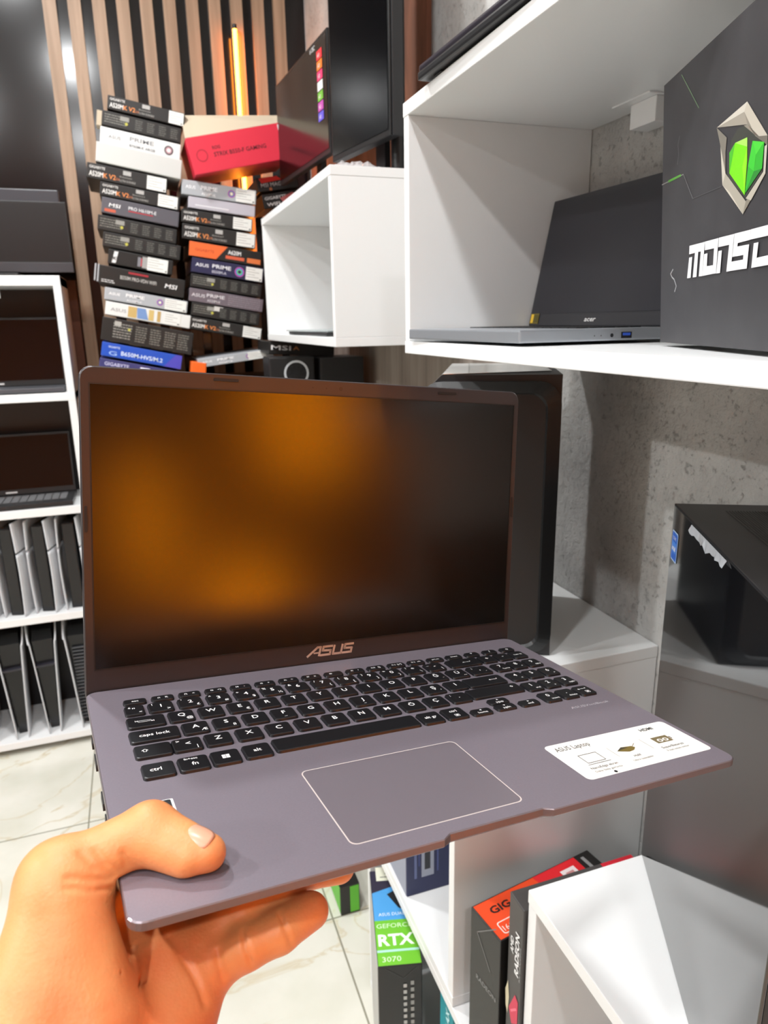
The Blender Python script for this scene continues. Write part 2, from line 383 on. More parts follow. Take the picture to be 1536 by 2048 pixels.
MBD = 'motherboard cartons in two leaning piles'
S1 = [  # xTL, zTL, width, height, roll, depth, material, prints, sticker, label
    (0.010, 2.067, .207, .037, 9.3, DG, giga(), (.79, .04, .985, .94), 'black carton with orange lettering, topmost of the left pile'),
    (-0.008, 2.029, .213, .040, 9.5, DG, SPEC, None, 'black carton with grey small print, second from the top of the left pile'),
    (-0.018, 1.988, .217, .043, 9.5, WCARD, [('t', 'ASUS', .1, .38, .3, '#8a8d90', .15), ('t', 'PRIME', .36, .5, .36, '#8a8d90', .3), ('t', 'B760M-K ARGB', .36, .12, .24, '#6f7275', .32), ('c', .85, .45, .3, '#3c3a40'), ('c', .85, .45, .22, '#b08a90'), ('c', .85, .45, .12, '#e0e0e0')], None, 'white carton with a round colour emblem, near the top of the left pile'),
    (-0.064, 1.894, .217, .042, 9.2, DG, giga(), (.74, .04, .985, .94), 'black carton with orange lettering shoved out to the left, under the white one'),
    (-0.035, 1.846, .219, .038, 9.4, DG, giga(), (.72, .04, .97, .94), 'black carton with orange lettering directly on the slate grey one, left pile'),
    (-0.035, 1.806, .213, .044, 9.6, DS, [('t', 'MSI', .09, .45, .32, '#e8e8e8', .14, .2), ('t', 'PRO H610M-E', .34, .48, .3, '#d8d8da', .36), ('r', .34, .36, .66, .42, '#b8323c'), ('r', .04, .12, .18, .3, '#c05a40')], None, 'slate grey carton with a thin red underline in the left pile'),
    (-0.051, 1.758, .218, .042, 9.8, DG, SPEC, None, 'black small-print carton just under the slate grey one, left pile'),
    (-0.042, 1.713, .216, .042, 10, DG, SPEC, None, 'black small-print carton resting on the narrow black one, left pile'),
    (-0.033, 1.666, .181, .042, 10.3, BLACKCARD, [('p', [(.06, .1), (.12, .1), (.15, .9), (.09, .9)], '#d8d8d8'), ('t', 'MSI', .075, .3, .34, '#202020', .06), ('r', .45, .15, .5, .8, '#7a7a80'), ('r', .50, .2, .515, .75, '#c03040'), ('r', .52, .1, .62, .88, '#9a9a98')], (.60, .02, .92, .93), 'narrow black carton with a white barcode label in the left pile'),
    (-0.062, 1.622, .241, .053, 10.6, BLACKCARD, [('t', 'B550M PRO-VDH WIFI', .24, .42, .28, '#b8b6b2', .42), ('r', .33, .78, .56, .88, '#a02832'), ('t', 'MSI', .76, .38, .34, '#e8e8e8', .14, .2), ('fine', .03, .08, .18, .28, 2, '#c8c8c8')], None, 'black carton with its left end crushed open, middle of the left pile'),
    (-0.055, 1.560, .236, .036, 10.6, SILV, prime('#f2f2f2', '#e4e4e6'), (.72, .04, .985, .94), 'silver carton, the upper one of the two pale cartons low in the left pile'),
    (-0.057, 1.521, .244, .040, 11, WCARD, [('t', 'ASUS', .06, .35, .34, '#9a9a9c', .18), ('r', .26, .1, .36, .9, '#c0a468'), ('p', [(.37, .1), (.5, .1), (.46, .9), (.36, .9)], '#6f8fc0'), ('r', .50, .1, .56, .9, '#c9b070'), ('r', .60, .1, .64, .9, '#b79a60')], (.68, .05, .88, .94), 'white carton with gold and blue stripes low in the left pile'),
    (-0.070, 1.477, .262, .068, 12, DG, [('fine', .12, .15, .32, .85, 6, '#8c8a84'), ('r', .13, .7, .2, .9, '#a8a6a0'), ('c', .29, .62, .06, '#b5b04a')] + [op for x in (.36, .52, .68, .83) for op in (('fine', x, .12, x + .12, .85, 7, '#77756e'),)], None, 'thick black carton with columns of small print on the blue one'),
    (-0.080, 1.405, .231, .042, 12.5, BLUEC, [('t', 'GIGABYTE', .08, .66, .2, '#cfdcf4', .14), ('t', 'B650M-HVS/M.2', .24, .24, .42, '#d8e6fa', .52), ('t', 'G', .09, .14, .42, '#9ab8ea', .1), ('p', [(.78, 0), (1, 0), (1, 1), (.92, 1)], '#4a46b4')], None, 'blue carton near the bottom of the left pile'),
    (-0.092, 1.358, .232, .038, 12.5, mat('violet_carton', '#3a3a6e', 0.4), [('t', 'GIGABYTE', .06, .5, .4, '#c8c8e8', .3), ('r', .5, .3, .62, .8, '#dcdcf0')], None, 'violet carton at the very bottom of the left pile'),
]
for i, (x, z, w, h, ro, m, ops, st, lab) in enumerate(S1):
    stk = [(st[0], st[1], st[2], st[3], 'white label with small print')] if st else []
    c = carton('motherboard_carton', lab, 'box', w, 0.235, h - 0.0012, on_wall_plane(x, z, ro, h - 0.0012, 2.30 + 0.002 * (i % 3)), m, ops, MBD, stickers=stk)
    if i == 2:       # lowered front flap of the white carton
        MB().box((-.008, -.008, -.0525), (w + .006, .20, -.0008), mat('tray_card', '#c3c4c1', .5), None, .002).build('lower_tray', c)
    if i == 1:
        MB().box((-0.014, 0.004, -0.002), (-0.001, 0.05, h - 0.004), CARD).build('end_flap', c)
    if i == 9:
        MB().box((-0.013, 0.002, 0.006), (-0.009, 0.03, h), SILV).box((-0.005, 0.002, 0.004), (-0.001, 0.03, h), SILV).build('end_flap', c)
S2 = [
    (0.190, 1.861, .218, .042, 6.2, SILV, prime('#f4f4f6', '#f0f0f0'), (.72, .04, .985, .94), 'silver carton directly under the tilted red one'),
    (0.205, 1.816, .197, .033, 6.5, mat('pale_lilac_carton', '#b4b1ba', 0.4), [('r', .1, .25, .6, .35, '#dadade')], None, 'plain pale lilac carton, third of the right pile'),
    (0.182, 1.781, .210, .038, 6.8, DG, giga(), (.72, .04, .985, .94), 'black carton with orange lettering, upper one of the alike pair in the right pile'),
    (0.181, 1.741, .219, .044, 7.2, DG, giga(), (.73, .04, .985, .94), 'black carton with orange lettering resting on the orange and black one'),
    (0.197, 1.692, .217, .044, 8.2, BLACKCARD, [('p', [(0, .03), (.37, .03), (.52, .97), (0, .97)], '#e0662e'), ('t', 'GIGABYTE', .08, .4, .26, '#b04018', .26), ('t', 'A620M', .53, .5, .4, '#e8e8e8', .18), ('r', .5, .18, .76, .4, '#c85a3c'), ('r', .8, .12, .99, .45, '#d0703c')], None, 'orange and black carton in the right pile'),
    (0.201, 1.646, .217, .044, 8.6, mat('navy_carton', '#2a2a4a', 0.35), [('t', 'ASUS', .05, .45, .3, '#e8e8ee', .18), ('t', 'PRIME', .28, .48, .36, '#e8e8ee', .26), ('t', 'B550M-A', .28, .14, .26, '#c0c0ce', .2), ('c', .66, .48, .34, '#b04a9a'), ('c', .66, .48, .27, '#4a7ac0'), ('c', .66, .48, .19, '#6ac07a'), ('c', .66, .48, .12, '#2a2a4a')], (.75, .04, .985, .94), 'navy carton with a rainbow ring in the right pile'),
    (0.194, 1.599, .215, .039, 9.2, DG, SPEC, None, 'black small-print carton between the navy and the mauve one'),
    (0.186, 1.558, .226, .040, 9.6, PURP, [('t', 'ASUS', .03, .4, .34, '#d0ccd0', .18), ('t', 'PRIME', .23, .5, .36, '#d8d4d8', .24), ('t', 'A520M-K', .24, .14, .28, '#c8c4c8', .18), ('fine', .52, .1, .96, .9, 5, '#8a828a')], None, 'mauve carton in the right pile'),
    (0.189, 1.516, .210, .040, 10.2, DG, SPEC[:3] + [('r', .32, .6, .45, .95, '#c8c6c2')] + SPEC[3:], None, 'black small-print carton just under the mauve one'),
    (0.181, 1.474, .223, .038, 10.6, DG, giga(), (.73, .04, .985, .94), 'black carton with orange lettering at the bottom of the leaning right pile'),
]
for i, (x, z, w, h, ro, m, ops, st, lab) in enumerate(S2):
    stk = [(st[0], st[1], st[2], st[3], 'white label with small print')] if st else []
    carton('motherboard_carton', lab, 'box', w, 0.235, h - 0.0012, on_wall_plane(x, z, ro, h - 0.0012, 2.302 + 0.002 * (i % 2)), m, ops, MBD, stickers=stk)
# tilted red carton with its open lid
rc = carton('motherboard_carton', 'large red carton with open pale lid tilted on top of the right pile', 'box', .285, .20, .098, on_wall_plane(0.206, 1.962, -12.0, .098, 2.27), REDC,
            [('c', .12, .48, .17, '#a81c30', .14), ('t', 'ROG', .24, .6, .12, '#4a1420', .08), ('t', 'STRIX B550-F GAMING', .24, .40, .16, '#5a1622', .55)], MBD,
            stickers=[(.93, .1, 1.0, .28, 'small white square label')])
s = MB(); s.rect(.272, .05, .284, .094, flat('#e6dcdc'), Matrix.Translation((0, -0.0008, 0)) @ FRONT); s.rect(.262, .008, .284, .03, flat('#e6dcdc'), Matrix.Translation((0, -0.0008, 0)) @ FRONT)
tag(s.build('label_sticker', rc), 'tall white label')
s = MB(); s.add([(0.0, .003, .099), (.285, .003, .099), (.292, .05, .128), (.012, .05, .168), (0.0, .005, .098), (.285, .005, .098), (.292, .052, .127), (.012, .052, .167)],
                [(0, 1, 2, 3), (7, 6, 5, 4), (0, 4, 5, 1), (1, 5, 6, 2), (2, 6, 7, 3), (3, 7, 4, 0)], CARD)
s.build('open_lid', rc)
carton('motherboard_carton', 'silver carton lying at an opposite slant below the right pile', 'box', .235, .235, .026, on_wall_plane(0.188, 1.345, -6.4, .026, 2.27), SILV, prime('#f4f4f6', '#f0f0f0'), MBD, stickers=[(.66, .05, .9, .94, 'white label')])
carton('graphics_carton', 'black and red carton leaning beyond the shelf, upper of two', 'box', .13, .2, .040, on_wall_plane(0.418, 1.882, -9, .040, 2.36), BLACKCARD, [('p', [(.1, .6), (.6, .7), (.5, 1), (.05, .95)], '#d8281c'), ('t', 'MSI MAG', .08, .3, .4, '#b8b8ba', .5), ('c', .3, .12, .12, '#a05a30')], 'small cartons beyond the shelf')
carton('graphics_carton', 'black carton with pink streaks beyond the shelf, lower of two', 'box', .14, .2, .042, on_wall_plane(0.432, 1.835, -10, .042, 2.36), BLACKCARD, [('t', 'GIGABYTE', .05, .6, .3, '#d8d8d8', .5), ('t', 'WIFI', .08, .15, .34, '#e8e8e8', .3), ('p', [(.45, .3), (.8, .7), (.7, .9), (.4, .6)], '#c06a6a')], 'small cartons beyond the shelf')
tag(MB().box((0, 0, 0), (.045, .08, .035), flat('#e8641a'), None, .003).build('glow_tinted_carton', None, Matrix.Translation((.165, 2.268, 1.3045)) @ Matrix.Rotation(R(8), 4, 'Y')), 'small carton coloured orange as if lit by the led, between the two piles, low down', 'box')  # led-lit item: the amber glow is put into its colour
# support under the piles: black workbench, graphics card, dark cases
wb = empty('workbench', (0.02, 2.18, 0), 'black workbench carrying the two carton piles', 'table')
MB().box((0, 0, 1.10), (0.64, 0.50, 1.13), BLACKS, None, .002).build('worktop', wb)
for x in (0.02, 0.58):
    for y in (0.03, 0.44): MB().box((x, y, 0), (x + .04, y + .04, 1.10), BLACKM).build('leg', wb)
cb = carton('graphics_carton', 'wide dark carton lying under the two piles', 'box', .46, .30, .150, Matrix.Translation((-0.02 + 0.05, 2.27, 1.131)), BLACKCARD, [('fine', .6, .5, .9, .8, 3, '#555555')])
carton('motherboard_carton', 'flat black carton with pale lettering hanging right below the smaller shelf', 'box', .20, .2, .038, on_wall_plane(0.385, 1.398, 4, .038, 2.12), BLACKCARD, [('t', 'MSI', .03, .35, .5, '#e8e8e8', .3), ('t', 'A', .36, .4, .4, '#d08a50', .1)])
gc = empty('graphics_card', (0.36, 2.0, 1.265), 'black graphics card with a pale ringed fan standing behind the laptop', 'graphics card')
MB().box((0, 0, 0), (0.13, 0.10, 0.09), BLACKM, None, .004).build('shroud', gc)
f = MB(); f.disc(0.076, 0.045, 0.036, mat('pale_ring', '#b8bcc0', 0.3), Matrix.Translation((0, -0.003, 0)) @ FRONT, r0=0.030)
f.disc(0.076, 0.045, 0.012, BLACKS, Matrix.Translation((0, -0.004, 0)) @ FRONT)
for k in range(9):
    a = 2 * math.pi * k / 9
    f.poly([(0.076 + r_ * math.cos(a + q), 0.045 + r_ * math.sin(a + q)) for r_, q in ((.011, -.25), (.029, .0), (.029, .38), (.011, .2))], BLACKS, Matrix.Translation((0, -0.002, 0)) @ FRONT)
f.build('fan', gc)
pc2 = empty('computer_case', (0.34, 2.0, 1.131), 'low black case behind the laptop under the graphics card', 'computer')
MB().box((0, 0, 0), (0.30, 0.16, 0.131), BLACKS, None, .003).build('body', pc2)
bxx = empty('speaker_box', (0.505, 1.99, 1.263), 'plain black box beside the pale ringed fan', 'box')
MB().box((0, 0, 0), (0.13, 0.15, 0.088), BLACKM, None, .003).build('body', bxx)
# ---------------------------------------------------------------- monitors on the small shelf
def monitor(label, o, dirx, w, h, thick, stick=False, leg=0.08, lean=0.0):
    x = Vector(dirx).normalized(); z = Vector((0, 0, 1)); y = z.cross(x)           # screen faces -y
    if lean: z = (z + (-y) * math.tan(lean)).normalized(); y = z.cross(x)
    t = empty('monitor', frame(o, x, y, z), label, 'monitor', 'monitors on the smaller shelf')
    MB().box((0, 0.0008, 0), (w, thick, h), BLACKM, None, .002).build('housing', t)
    MB().poly([(.007, .012), (w - .007, .012), (w - .007, h - .007), (.007, h - .007)], SCREEN, FRONT, 0.0003).build('screen', t)
    MB().box((w * .25, thick, h * .2), (w * .75, thick + .025, h * .8), BLACKM, None, .004).build('rear_cover', t)
    return t
ma = monitor('dark monitor turned left with a column of coloured stickers, farther back on the smaller shelf', (0.476, 2.28, 1.85), (0.032, -0.45, 0), 0.46, 0.268, 0.018)
s = MB(); F = Matrix.Translation((0, -0.0012, 0)) @ FRONT
for i, c in enumerate(('#e0343c', '#d8742c', '#d83a6a', '#d8d8d4', '#6aa83a', '#b04aa0', '#5a50c0')):
    y1 = .238 - .0225 * i; s.rect(.385, y1 - .020, .425, y1, flat(c), F); s.text('HD', .392, y1 - .015, .012, flat('#f0e0e0'), F, .0002)
s.text('0-TEC', .335, .247, .015, flat('#e8e8e8'), F)
tag(s.build('sticker_column', ma), 'column of seven coloured feature stickers')
MB().box((.14, -.04, -.111), (.34, .10, -.103), BLACKM, None, .003).build('stand_base', ma); MB().box((.22, .045, -.103), (.26, .06, .06), BLACKM).build('stand_neck', ma)
mb_ = monitor('tall dark monitor set upright on its end, nearer one above the smaller shelf', (0.476, 1.69, 1.80), (0.044, -0.268, 0), 0.270, 0.50, 0.022)
MB().box((.06, .0, -.061), (.22, .10, -.054), BLACKM, None, .003).build('stand_base', mb_); MB().box((.12, .049, -.054), (.16, .062, .12), BLACKM).build('stand_neck', mb_)
MB().box((.271, .004, .0), (.277, .028, .50), BLACKS, None, .002).build('edge_strip', mb_)
t = empty('pole', (0.571, 1.515, 1.7385), 'round black pole standing behind the upright monitor', 'pole')
MB().tube([(0, 0, 0), (0, 0, .32), (0, 0, .335)], .0150, BLACKM, 16).build('shaft', t)
tag(t.children[0], None)
rb = MB(); rb.tube([(0.572, 1.497, 1.866), (0.592, 1.488, 1.862), (0.61, 1.48, 1.852)], [.006, .007, .005], mat('red_ribbon', '#b01828', 0.5), 6)
tag(rb.build('red_strap'), 'short red strap sticking out beside the black pole', 'strap')
# crumpled clear plastic bag on the shelf corner
PLAST = mat('clear_film', '#d8d4d4', 0.08, alpha=0.28, spec=0.8)
def crumple(name, label, c, sx, sy, sz, n=14, seed=3):
    rr = random.Random(seed); V = []; F = []
    for i in range(n + 1):
        for j in range(n + 1):
            u, v = i / n, j / n; e = min(u, 1 - u, v, 1 - v)
            V.append(((u - .5) * sx + rr.uniform(-.004, .004), (v - .5) * sy + rr.uniform(-.004, .004), 0.001 + (min(1, e * 5)) * sz * rr.uniform(.45, 1)))
    for i in range(n):
        for j in range(n): a = i * (n + 1) + j; F.append((a, a + n + 1, a + n + 2, a + 1))
    o = MB().add(V, F, PLAST).build(name, None, Matrix.Translation(c)); sm = o.modifiers.new('s', 'SOLIDIFY'); sm.thickness = 0.0003
    return tag(o, label, 'plastic bag')
crumple('plastic_bag', 'crumpled clear plastic bag on the corner of the smaller shelf', (0.455, 1.47, 1.7385), .10, .10, .016)
# things inside the small shelf
tb = empty('tablet', (0.41, 1.55, 1.4185), 'thin dark slab lying inside the smaller shelf', 'tablet')
MB().box((0, 0, 0), (.17, .40, .008), BLACKS, None, .002).build('body', tb)
MB().box((.01, .02, .0085), (.15, .36, .0125), mat('silver_lid', '#a9b0b0', 0.3), Matrix.Rotation(R(4), 4, 'Z'), .001).build('cover', tb)

# ---------------------------------------------------------------- generic open laptop
def laptop(label, M, w, d, lidh, ang, body, bezel, logo, group=None, th=0.016, keys=True, lw=None, screen=SCREEN):
    """local: x along the front edge, +y towards the hinge, z up; origin at the front left bottom corner"""
    t = empty('laptop', M, label, 'laptop', group)
    MB().box((0, 0, 0.002), (w, d, th), body, None, .002).build('base', t)
    if keys:
        kb = MB()
        nx = 15; px_ = (w - .04) / nx
        for r_ in range(5):
            for c in range(nx): kb.box((.02 + c * px_, d - .03 - (r_ + 1) * .019, th), (.02 + (c + .86) * px_, d - .03 - r_ * .019 - .003, th + .0012), BLACKM if body is not BLACKS else mat('grey_key', '#6a6a6c', .5))
        kb.build('keyboard', t)
    a = R(ang); L = Matrix.Translation((0, d - .012, th + .001)) @ Matrix.Rotation(-a, 4, 'X')
    l = MB(); l.box((0, 0, 0), (w, .006, lidh), bezel, None, .0015)
    lid = l.build('lid', t, L)
    MB().poly([(.006, .018), (w - .006, .018), (w - .006, lidh - .007), (.006, lidh - .007)], screen, FRONT, .0006).build('screen', lid)
    s = MB()
    if logo: s.text(logo, w / 2, .006, .009, flat('#d8d8d8', 0.3), FRONT, .0008, align='c', width=lw, bold=.02, shear=.25)
    else: s.rect(w / 2 - .018, .006, w / 2 + .018, .011, flat('#c8c8c8', 0.3), FRONT, .0008)
    s.build('logo', lid)
    return t
ALU = mat('silver_laptop_shell', '#a8acb2', 0.35, metal=0.6)
# laptop in the large shelf: its front edge faces the room (-x)
ac = laptop('open silver laptop with dark screen inside the large white shelf', frame((0.385, 0.985, 1.4215), (0.035, -0.999, 0), (0.999, 0.035, 0), (0, 0, 1)), 0.300, 0.215, 0.185, 12, ALU, mat('charcoal_bezel', '#2c2c30', 0.4), 'acer', lw=.024, screen=mat('matte_dark_screen', '#26262c', 0.3))
s = MB(); G = Matrix.Translation((0.3002, 0, 0)) @ Matrix(((0, 0, 1, 0), (1, 0, 0, 0), (0, 1, 0, 0), (0, 0, 0, 1)))
s.rect(.135, .0045, .150, .0115, flat('#101014'), G, .0001); s.rect(.137, .0075, .148, .0105, flat('#2f58c8'), G, .0002); s.disc(.122, .008, .0022, flat('#101014'), G, .0001)
s.disc(.107, .008, .0008, flat('#505050'), G, .0001); s.disc(.098, .008, .0008, flat('#505050'), G, .0001); s.rect(.192, .0065, .199, .0105, flat('#181818'), G, .0001)
s.build('ports', ac)
lid = [c for c in ac.children if c.name.startswith('lid')][0]
s = MB(); s.rect(.004, .003, .026, .018, flat('#6a5c20'), FRONT, .001); s.rect(.005, .004, .012, .017, flat('#d8b030'), FRONT, .0012); s.rect(.013, .005, .025, .016, flat('#504818'), FRONT, .0012)
tag(s.build('yellow_sticker', lid), 'small yellow and black sticker')
# closed laptop on the large shelf
cl = empty('laptop', frame((0.377, 0.93, 1.7405), (0.03, -0.999, 0), (0.999, 0.03, 0), (0, 0, 1)), 'closed dark laptop lying on top of the large white shelf', 'laptop')
MB().box((0, 0, 0.002), (.36, .24, .012), BLACKS, None, .003).build('base', cl)
MB().box((0, 0.002, 0.0125), (.36, .24, .020), mat('dark_violet_shell', '#2c2830', 0.3), None, .003).build('lid', cl)
for x in (.03, .32, .18): MB().box((x, .01, 0), (x + .02, .03, .0019), BLACKM).build('rubber_foot', cl)

# ---------------------------------------------------------------- tall black carton with the emblem
d_ = Vector((-0.372, -0.928, 0)).normalized(); u_ = Vector((-0.097, 0.039, 0.995)).normalized(); n_ = d_.cross(u_)
if n_.x > 0: n_ = -n_
MC = frame((0.513, 0.604, 1.424), d_, u_, d_.cross(u_))
sgn = 1 if d_.cross(u_).x < 0 else -1
mb = MB(); CB = mat('charcoal_carton', '#343336', 0.5, noise=('#3b3a3d', 30))
zz = -0.078 * sgn
out = [(0, 0), (.42, 0), (.42, .229), (.0243, .229)]
v0 = [(a, b, 0) for a, b in out]; v1 = [(a, b, zz) for a, b in out]
mb.add(v0 + v1, [(0, 1, 2, 3), (7, 6, 5, 4), (4, 5, 1, 0), (5, 6, 2, 1), (6, 7, 3, 2), (7, 4, 0, 3)], CB)
def mp(P): return [(a / 1000, b / 1000) for a, b in P]
E_ = {
'g0': ([(164.0, 143.6), (167, 152), (178, 157), (193, 156.0), (206, 147), (218.7, 136.0), (216.1, 120.9), (190.7, 108), (160, 127)], '#3c3e38'),
'f1': ([(140.8, 166.4), (192.2, 170.8), (187.6, 165.4)], '#c9c4b8'), 'f2': ([(140.8, 166.4), (187.6, 165.4), (193.0, 156.0)], '#9d968a'),
'f3': ([(192.2, 170.8), (222.7, 142.0), (205.7, 145.3), (187.6, 165.4)], '#bdb6a8'), 'f4': ([(187.6, 165.4), (205.7, 145.3), (223.0, 135.9), (187.0, 156.7), (193.0, 156.0)], '#8a8478'),
'f3b': ([(205.7, 145.3), (222.7, 142.0), (223.0, 135.9)], '#6f6a60'),
'f5': ([(140.8, 166.4), (159.1, 155.2), (156.9, 145.9), (157.0, 130.8), (147.9, 151.6)], '#7b766c'), 'f6': ([(147.9, 151.6), (157.0, 130.8), (151.5, 123.6)], '#c4beb0'),
'f7': ([(151.5, 123.6), (157.0, 130.8), (191.7, 105.6), (187.2, 97.4)], '#a8a294'), 'f7b': ([(151.5, 123.6), (165, 116), (187.2, 97.4)], '#c6c0b2'), 'f8': ([(191.7, 105.6), (220.1, 118.4), (187.2, 97.4)], '#857f72'),
'f8b': ([(191.7, 107.6), (219.5, 121.5), (220.1, 118.4), (200, 105)], '#b6b0a2'),
'f9': ([(222.8, 136.6), (220.8, 118.4), (217.9, 120.2), (219.2, 136.2)], '#bcb6aa'),
'g1': ([(173.8, 148.3), (193.3, 147.6), (193.6, 132.3), (189.9, 110.0), (164.2, 129.5), (164.0, 143.6)], '#74d810'),
'g1b': ([(173.8, 148.3), (193.3, 147.6), (193.4, 141.5)], '#a6ee60'), 'g1l': ([(164.0, 143.6), (173.8, 148.3), (164.8, 129.8)], '#48b428'),
'g1r': ([(193.6, 141.3), (189.9, 110), (186, 130)], '#8ef020'),
'g2': ([(201.8, 143.4), (218.7, 139.0), (216.1, 122.9), (190.7, 110.9), (195.1, 128.4)], '#2fae2c'), 'g2b': ([(201.8, 143.4), (218.7, 139.0), (206.9, 133.4)], '#48cc38'), 'g2c': ([(204.3, 123.4), (216.1, 122.9), (190.7, 110.9)], '#25862c'),
'g2d': ([(195.1, 128.4), (201.8, 143.4), (206.9, 133.4), (204.3, 123.4)], '#3cc434'),
'M': ([(84.0, 85.5), (117.9, 85.4), (111.8, 58.4), (104.6, 58.6), (109.2, 78.6), (103.7, 78.7), (99.2, 58.5), (91.0, 58.5), (96.4, 78.6), (83.0, 78.5)], '#e4e4e6'),
'M2': ([(83.0, 75.7), (90.1, 75.8), (85.9, 58.5), (77.6, 58.5)], '#e4e4e6'),
'O1': ([(118.3, 85.5), (145.6, 85.5), (144.0, 78.5), (117.8, 78.7)], '#e4e4e6'), 'O2': ([(136.7, 78.6), (144.0, 78.6), (140.4, 58.9), (133.5, 58.9)], '#e4e4e6'),
'O3': ([(116.6, 75.8), (123.5, 75.9), (121.0, 58.6), (112.3, 58.5)], '#e4e4e6'), 'O4': ([(120.5, 65.7), (134.5, 65.7), (133.5, 58.9), (120.5, 58.6)], '#e4e4e6'),
'N': ([(146.3, 85.6), (174.0, 85.4), (168.1, 59.0), (160.2, 58.9), (165.1, 78.4), (145.2, 78.6)], '#e4e4e6'), 'N2': ([(145.3, 75.6), (151.9, 75.6), (148.5, 58.8), (141.1, 58.7)], '#e4e4e6'),
'S1': ([(174.4, 85.5), (201.4, 85.3), (200.3, 78.4), (173.2, 78.1)], '#e4e4e6'), 'S2': ([(173.2, 78.2), (180.3, 78.2), (178.2, 69), (170.8, 69)], '#e4e4e6'),
'S3': ([(179.8, 75.8), (199.0, 75.5), (197.6, 68.9), (177.9, 68.9)], '#e4e4e6'), 'S4': ([(189.9, 69), (197.7, 69), (195.6, 58.9), (188.3, 59)], '#e4e4e6'), 'S5': ([(169.9, 65.7), (190, 65.7), (189, 59.0), (168.1, 59.0)], '#e4e4e6'),
'T': ([(201.8, 85.4), (245.0, 85.3), (244, 78.2), (200.6, 78.5)], '#e4e4e6'), 'T2': ([(206.3, 75.5), (213.5, 75.5), (209.6, 58.9), (202.9, 58.8)], '#e4e4e6'), 'T3': ([(211.3, 65.2), (231, 65.6), (230, 59.1), (209.6, 58.9)], '#e4e4e6'),
'E': ([(236, 75.5), (262, 75.5), (260, 58.9), (232, 58.9)], '#e4e4e6'),
}
E_s = MB()
Fm = Matrix.Identity(4) if sgn > 0 else Matrix.Diagonal((1, 1, -1, 1))
k = 0
for nm, (P, c) in E_.items():
    k += 1
    (mb if nm[0] in 'MONSTE' else mb).poly(mp(P), flat(c), Fm, .0003 + .00002 * k)
for P, wd, c in (([(68.7, 224.6), (105.3, 189.6)], .8, '#6d8a68'), ([(14.9, 147.2), (70.1, 146.2)], .8, '#8a8a88'), ([(70.1, 146.2), (91.1, 123.1)], .8, '#6c6c6e'), ([(91.1, 123.1), (149.1, 122.8)], .6, '#4c4c4e'),
                 ([(32.8, 147.0), (63.5, 146.5)], 1.8, '#5cae38'), ([(62.0, 178.4), (57.7, 172.3), (59.4, 164.8), (55.8, 157.0)], .6, '#77767a'), ([(41.0, 68.5), (34.4, 64.9), (37.8, 61.7), (43.6, 59.4), (49.1, 53.1), (44.6, 48.3)], 1.2, '#a8a8aa')):
    mb.stroke(mp(P), wd / 1000, flat(c), Fm, .0003)
mo = mb.build('laptop_carton', None, MC); tag(mo, 'tall charcoal carton with green and silver crystal emblem in the large shelf', 'box')

# ---------------------------------------------------------------- glass-sided computer on the cube shelf
gx = Vector((-0.4695, -0.8829, 0)).normalized(); gy = Vector((0.8829, -0.4695, 0)).normalized()
PM = frame((0.555, 0.608, 0.7795), gx, gy, (0, 0, 1))     # x: along the glass towards the camera, y: to the right, left-handed is avoided below
pc = empty('computer_tower', PM, 'black glass-sided computer tower standing on the white cube shelf', 'computer')
GLASS = mat('tinted_glass_panel', '#0a0c10', 0.045, spec=0.9, coat=0.6)
GL, GH, GWd = 0.362, 0.468, 0.150
MB().box((0.001, 0.0035, 0.0), (GL - .001, GWd, GH - .004), BLACKS, None, .002).build('chassis', pc)
MB().box((0, 0, 0.0), (GL, .0030, GH - .002), GLASS, None, .0006).build('side_glass', pc)
tp = MB(); tp.box((0, .0, GH - .0035), (GL, GWd, GH), BLACKS, None, .001)
for i in range(34): tp.box((.03, .045 + i * .0029, GH), (GL - .03, .0463 + i * .0029, GH + .0007), mat('vent_rib', '#34322f', 0.5))
tp.build('top_vent', pc)
s = MB(); GF = Matrix(((1, 0, 0, 0), (0, 0, -1, 0), (0, 1, 0, 0), (0, 0, 0, 1)))
s.poly([(p[0], p[1]) for p in rrect(.006, GH - .062, .030, GH - .028, .003)], flat('#b8d0ee', 0.3), GF, .0006)
s.poly([(p[0], p[1]) for p in rrect(.0075, GH - .0605, .0285, GH - .0295, .002)], flat('#2a62c4', 0.3), GF, .0008)
s.rect(.0095, GH - .052, .0265, GH - .040, flat('#4a86dc', 0.3), GF, .0009)
s.text('intel', .018, GH - .0495, .008, flat('#f0f4ff', 0.3), GF, .0011, align='c', bold=.02); s.text('CORE', .018, GH - .037, .005, flat('#e0e8ff', 0.3), GF, .0011, align='c')
tag(s.build('blue_sticker', pc), 'small blue processor sticker')
rr = random.Random(5); V = []; F = []
for i in range(17):
    x = .075 + i * .007; dz = -.003 - abs(math.sin(i * 1.3) * .6 + math.sin(i * .5) * .4) * .0055 * (1 - abs(i - 8) / 10) - .002
    V += [(x, -.0008, GH - .003), (x + rr.uniform(-.001, .001), -.0022 - rr.uniform(0, .002), GH - .004 + dz)]
for i in range(16): F.append((2 * i, 2 * i + 1, 2 * i + 3, 2 * i + 2))
o = MB().add(V, F, mat('peeling_film', '#c8ccd2', 0.2, alpha=0.65)).build('protective_film', pc); o.modifiers.new('s', 'SOLIDIFY').thickness = .0003

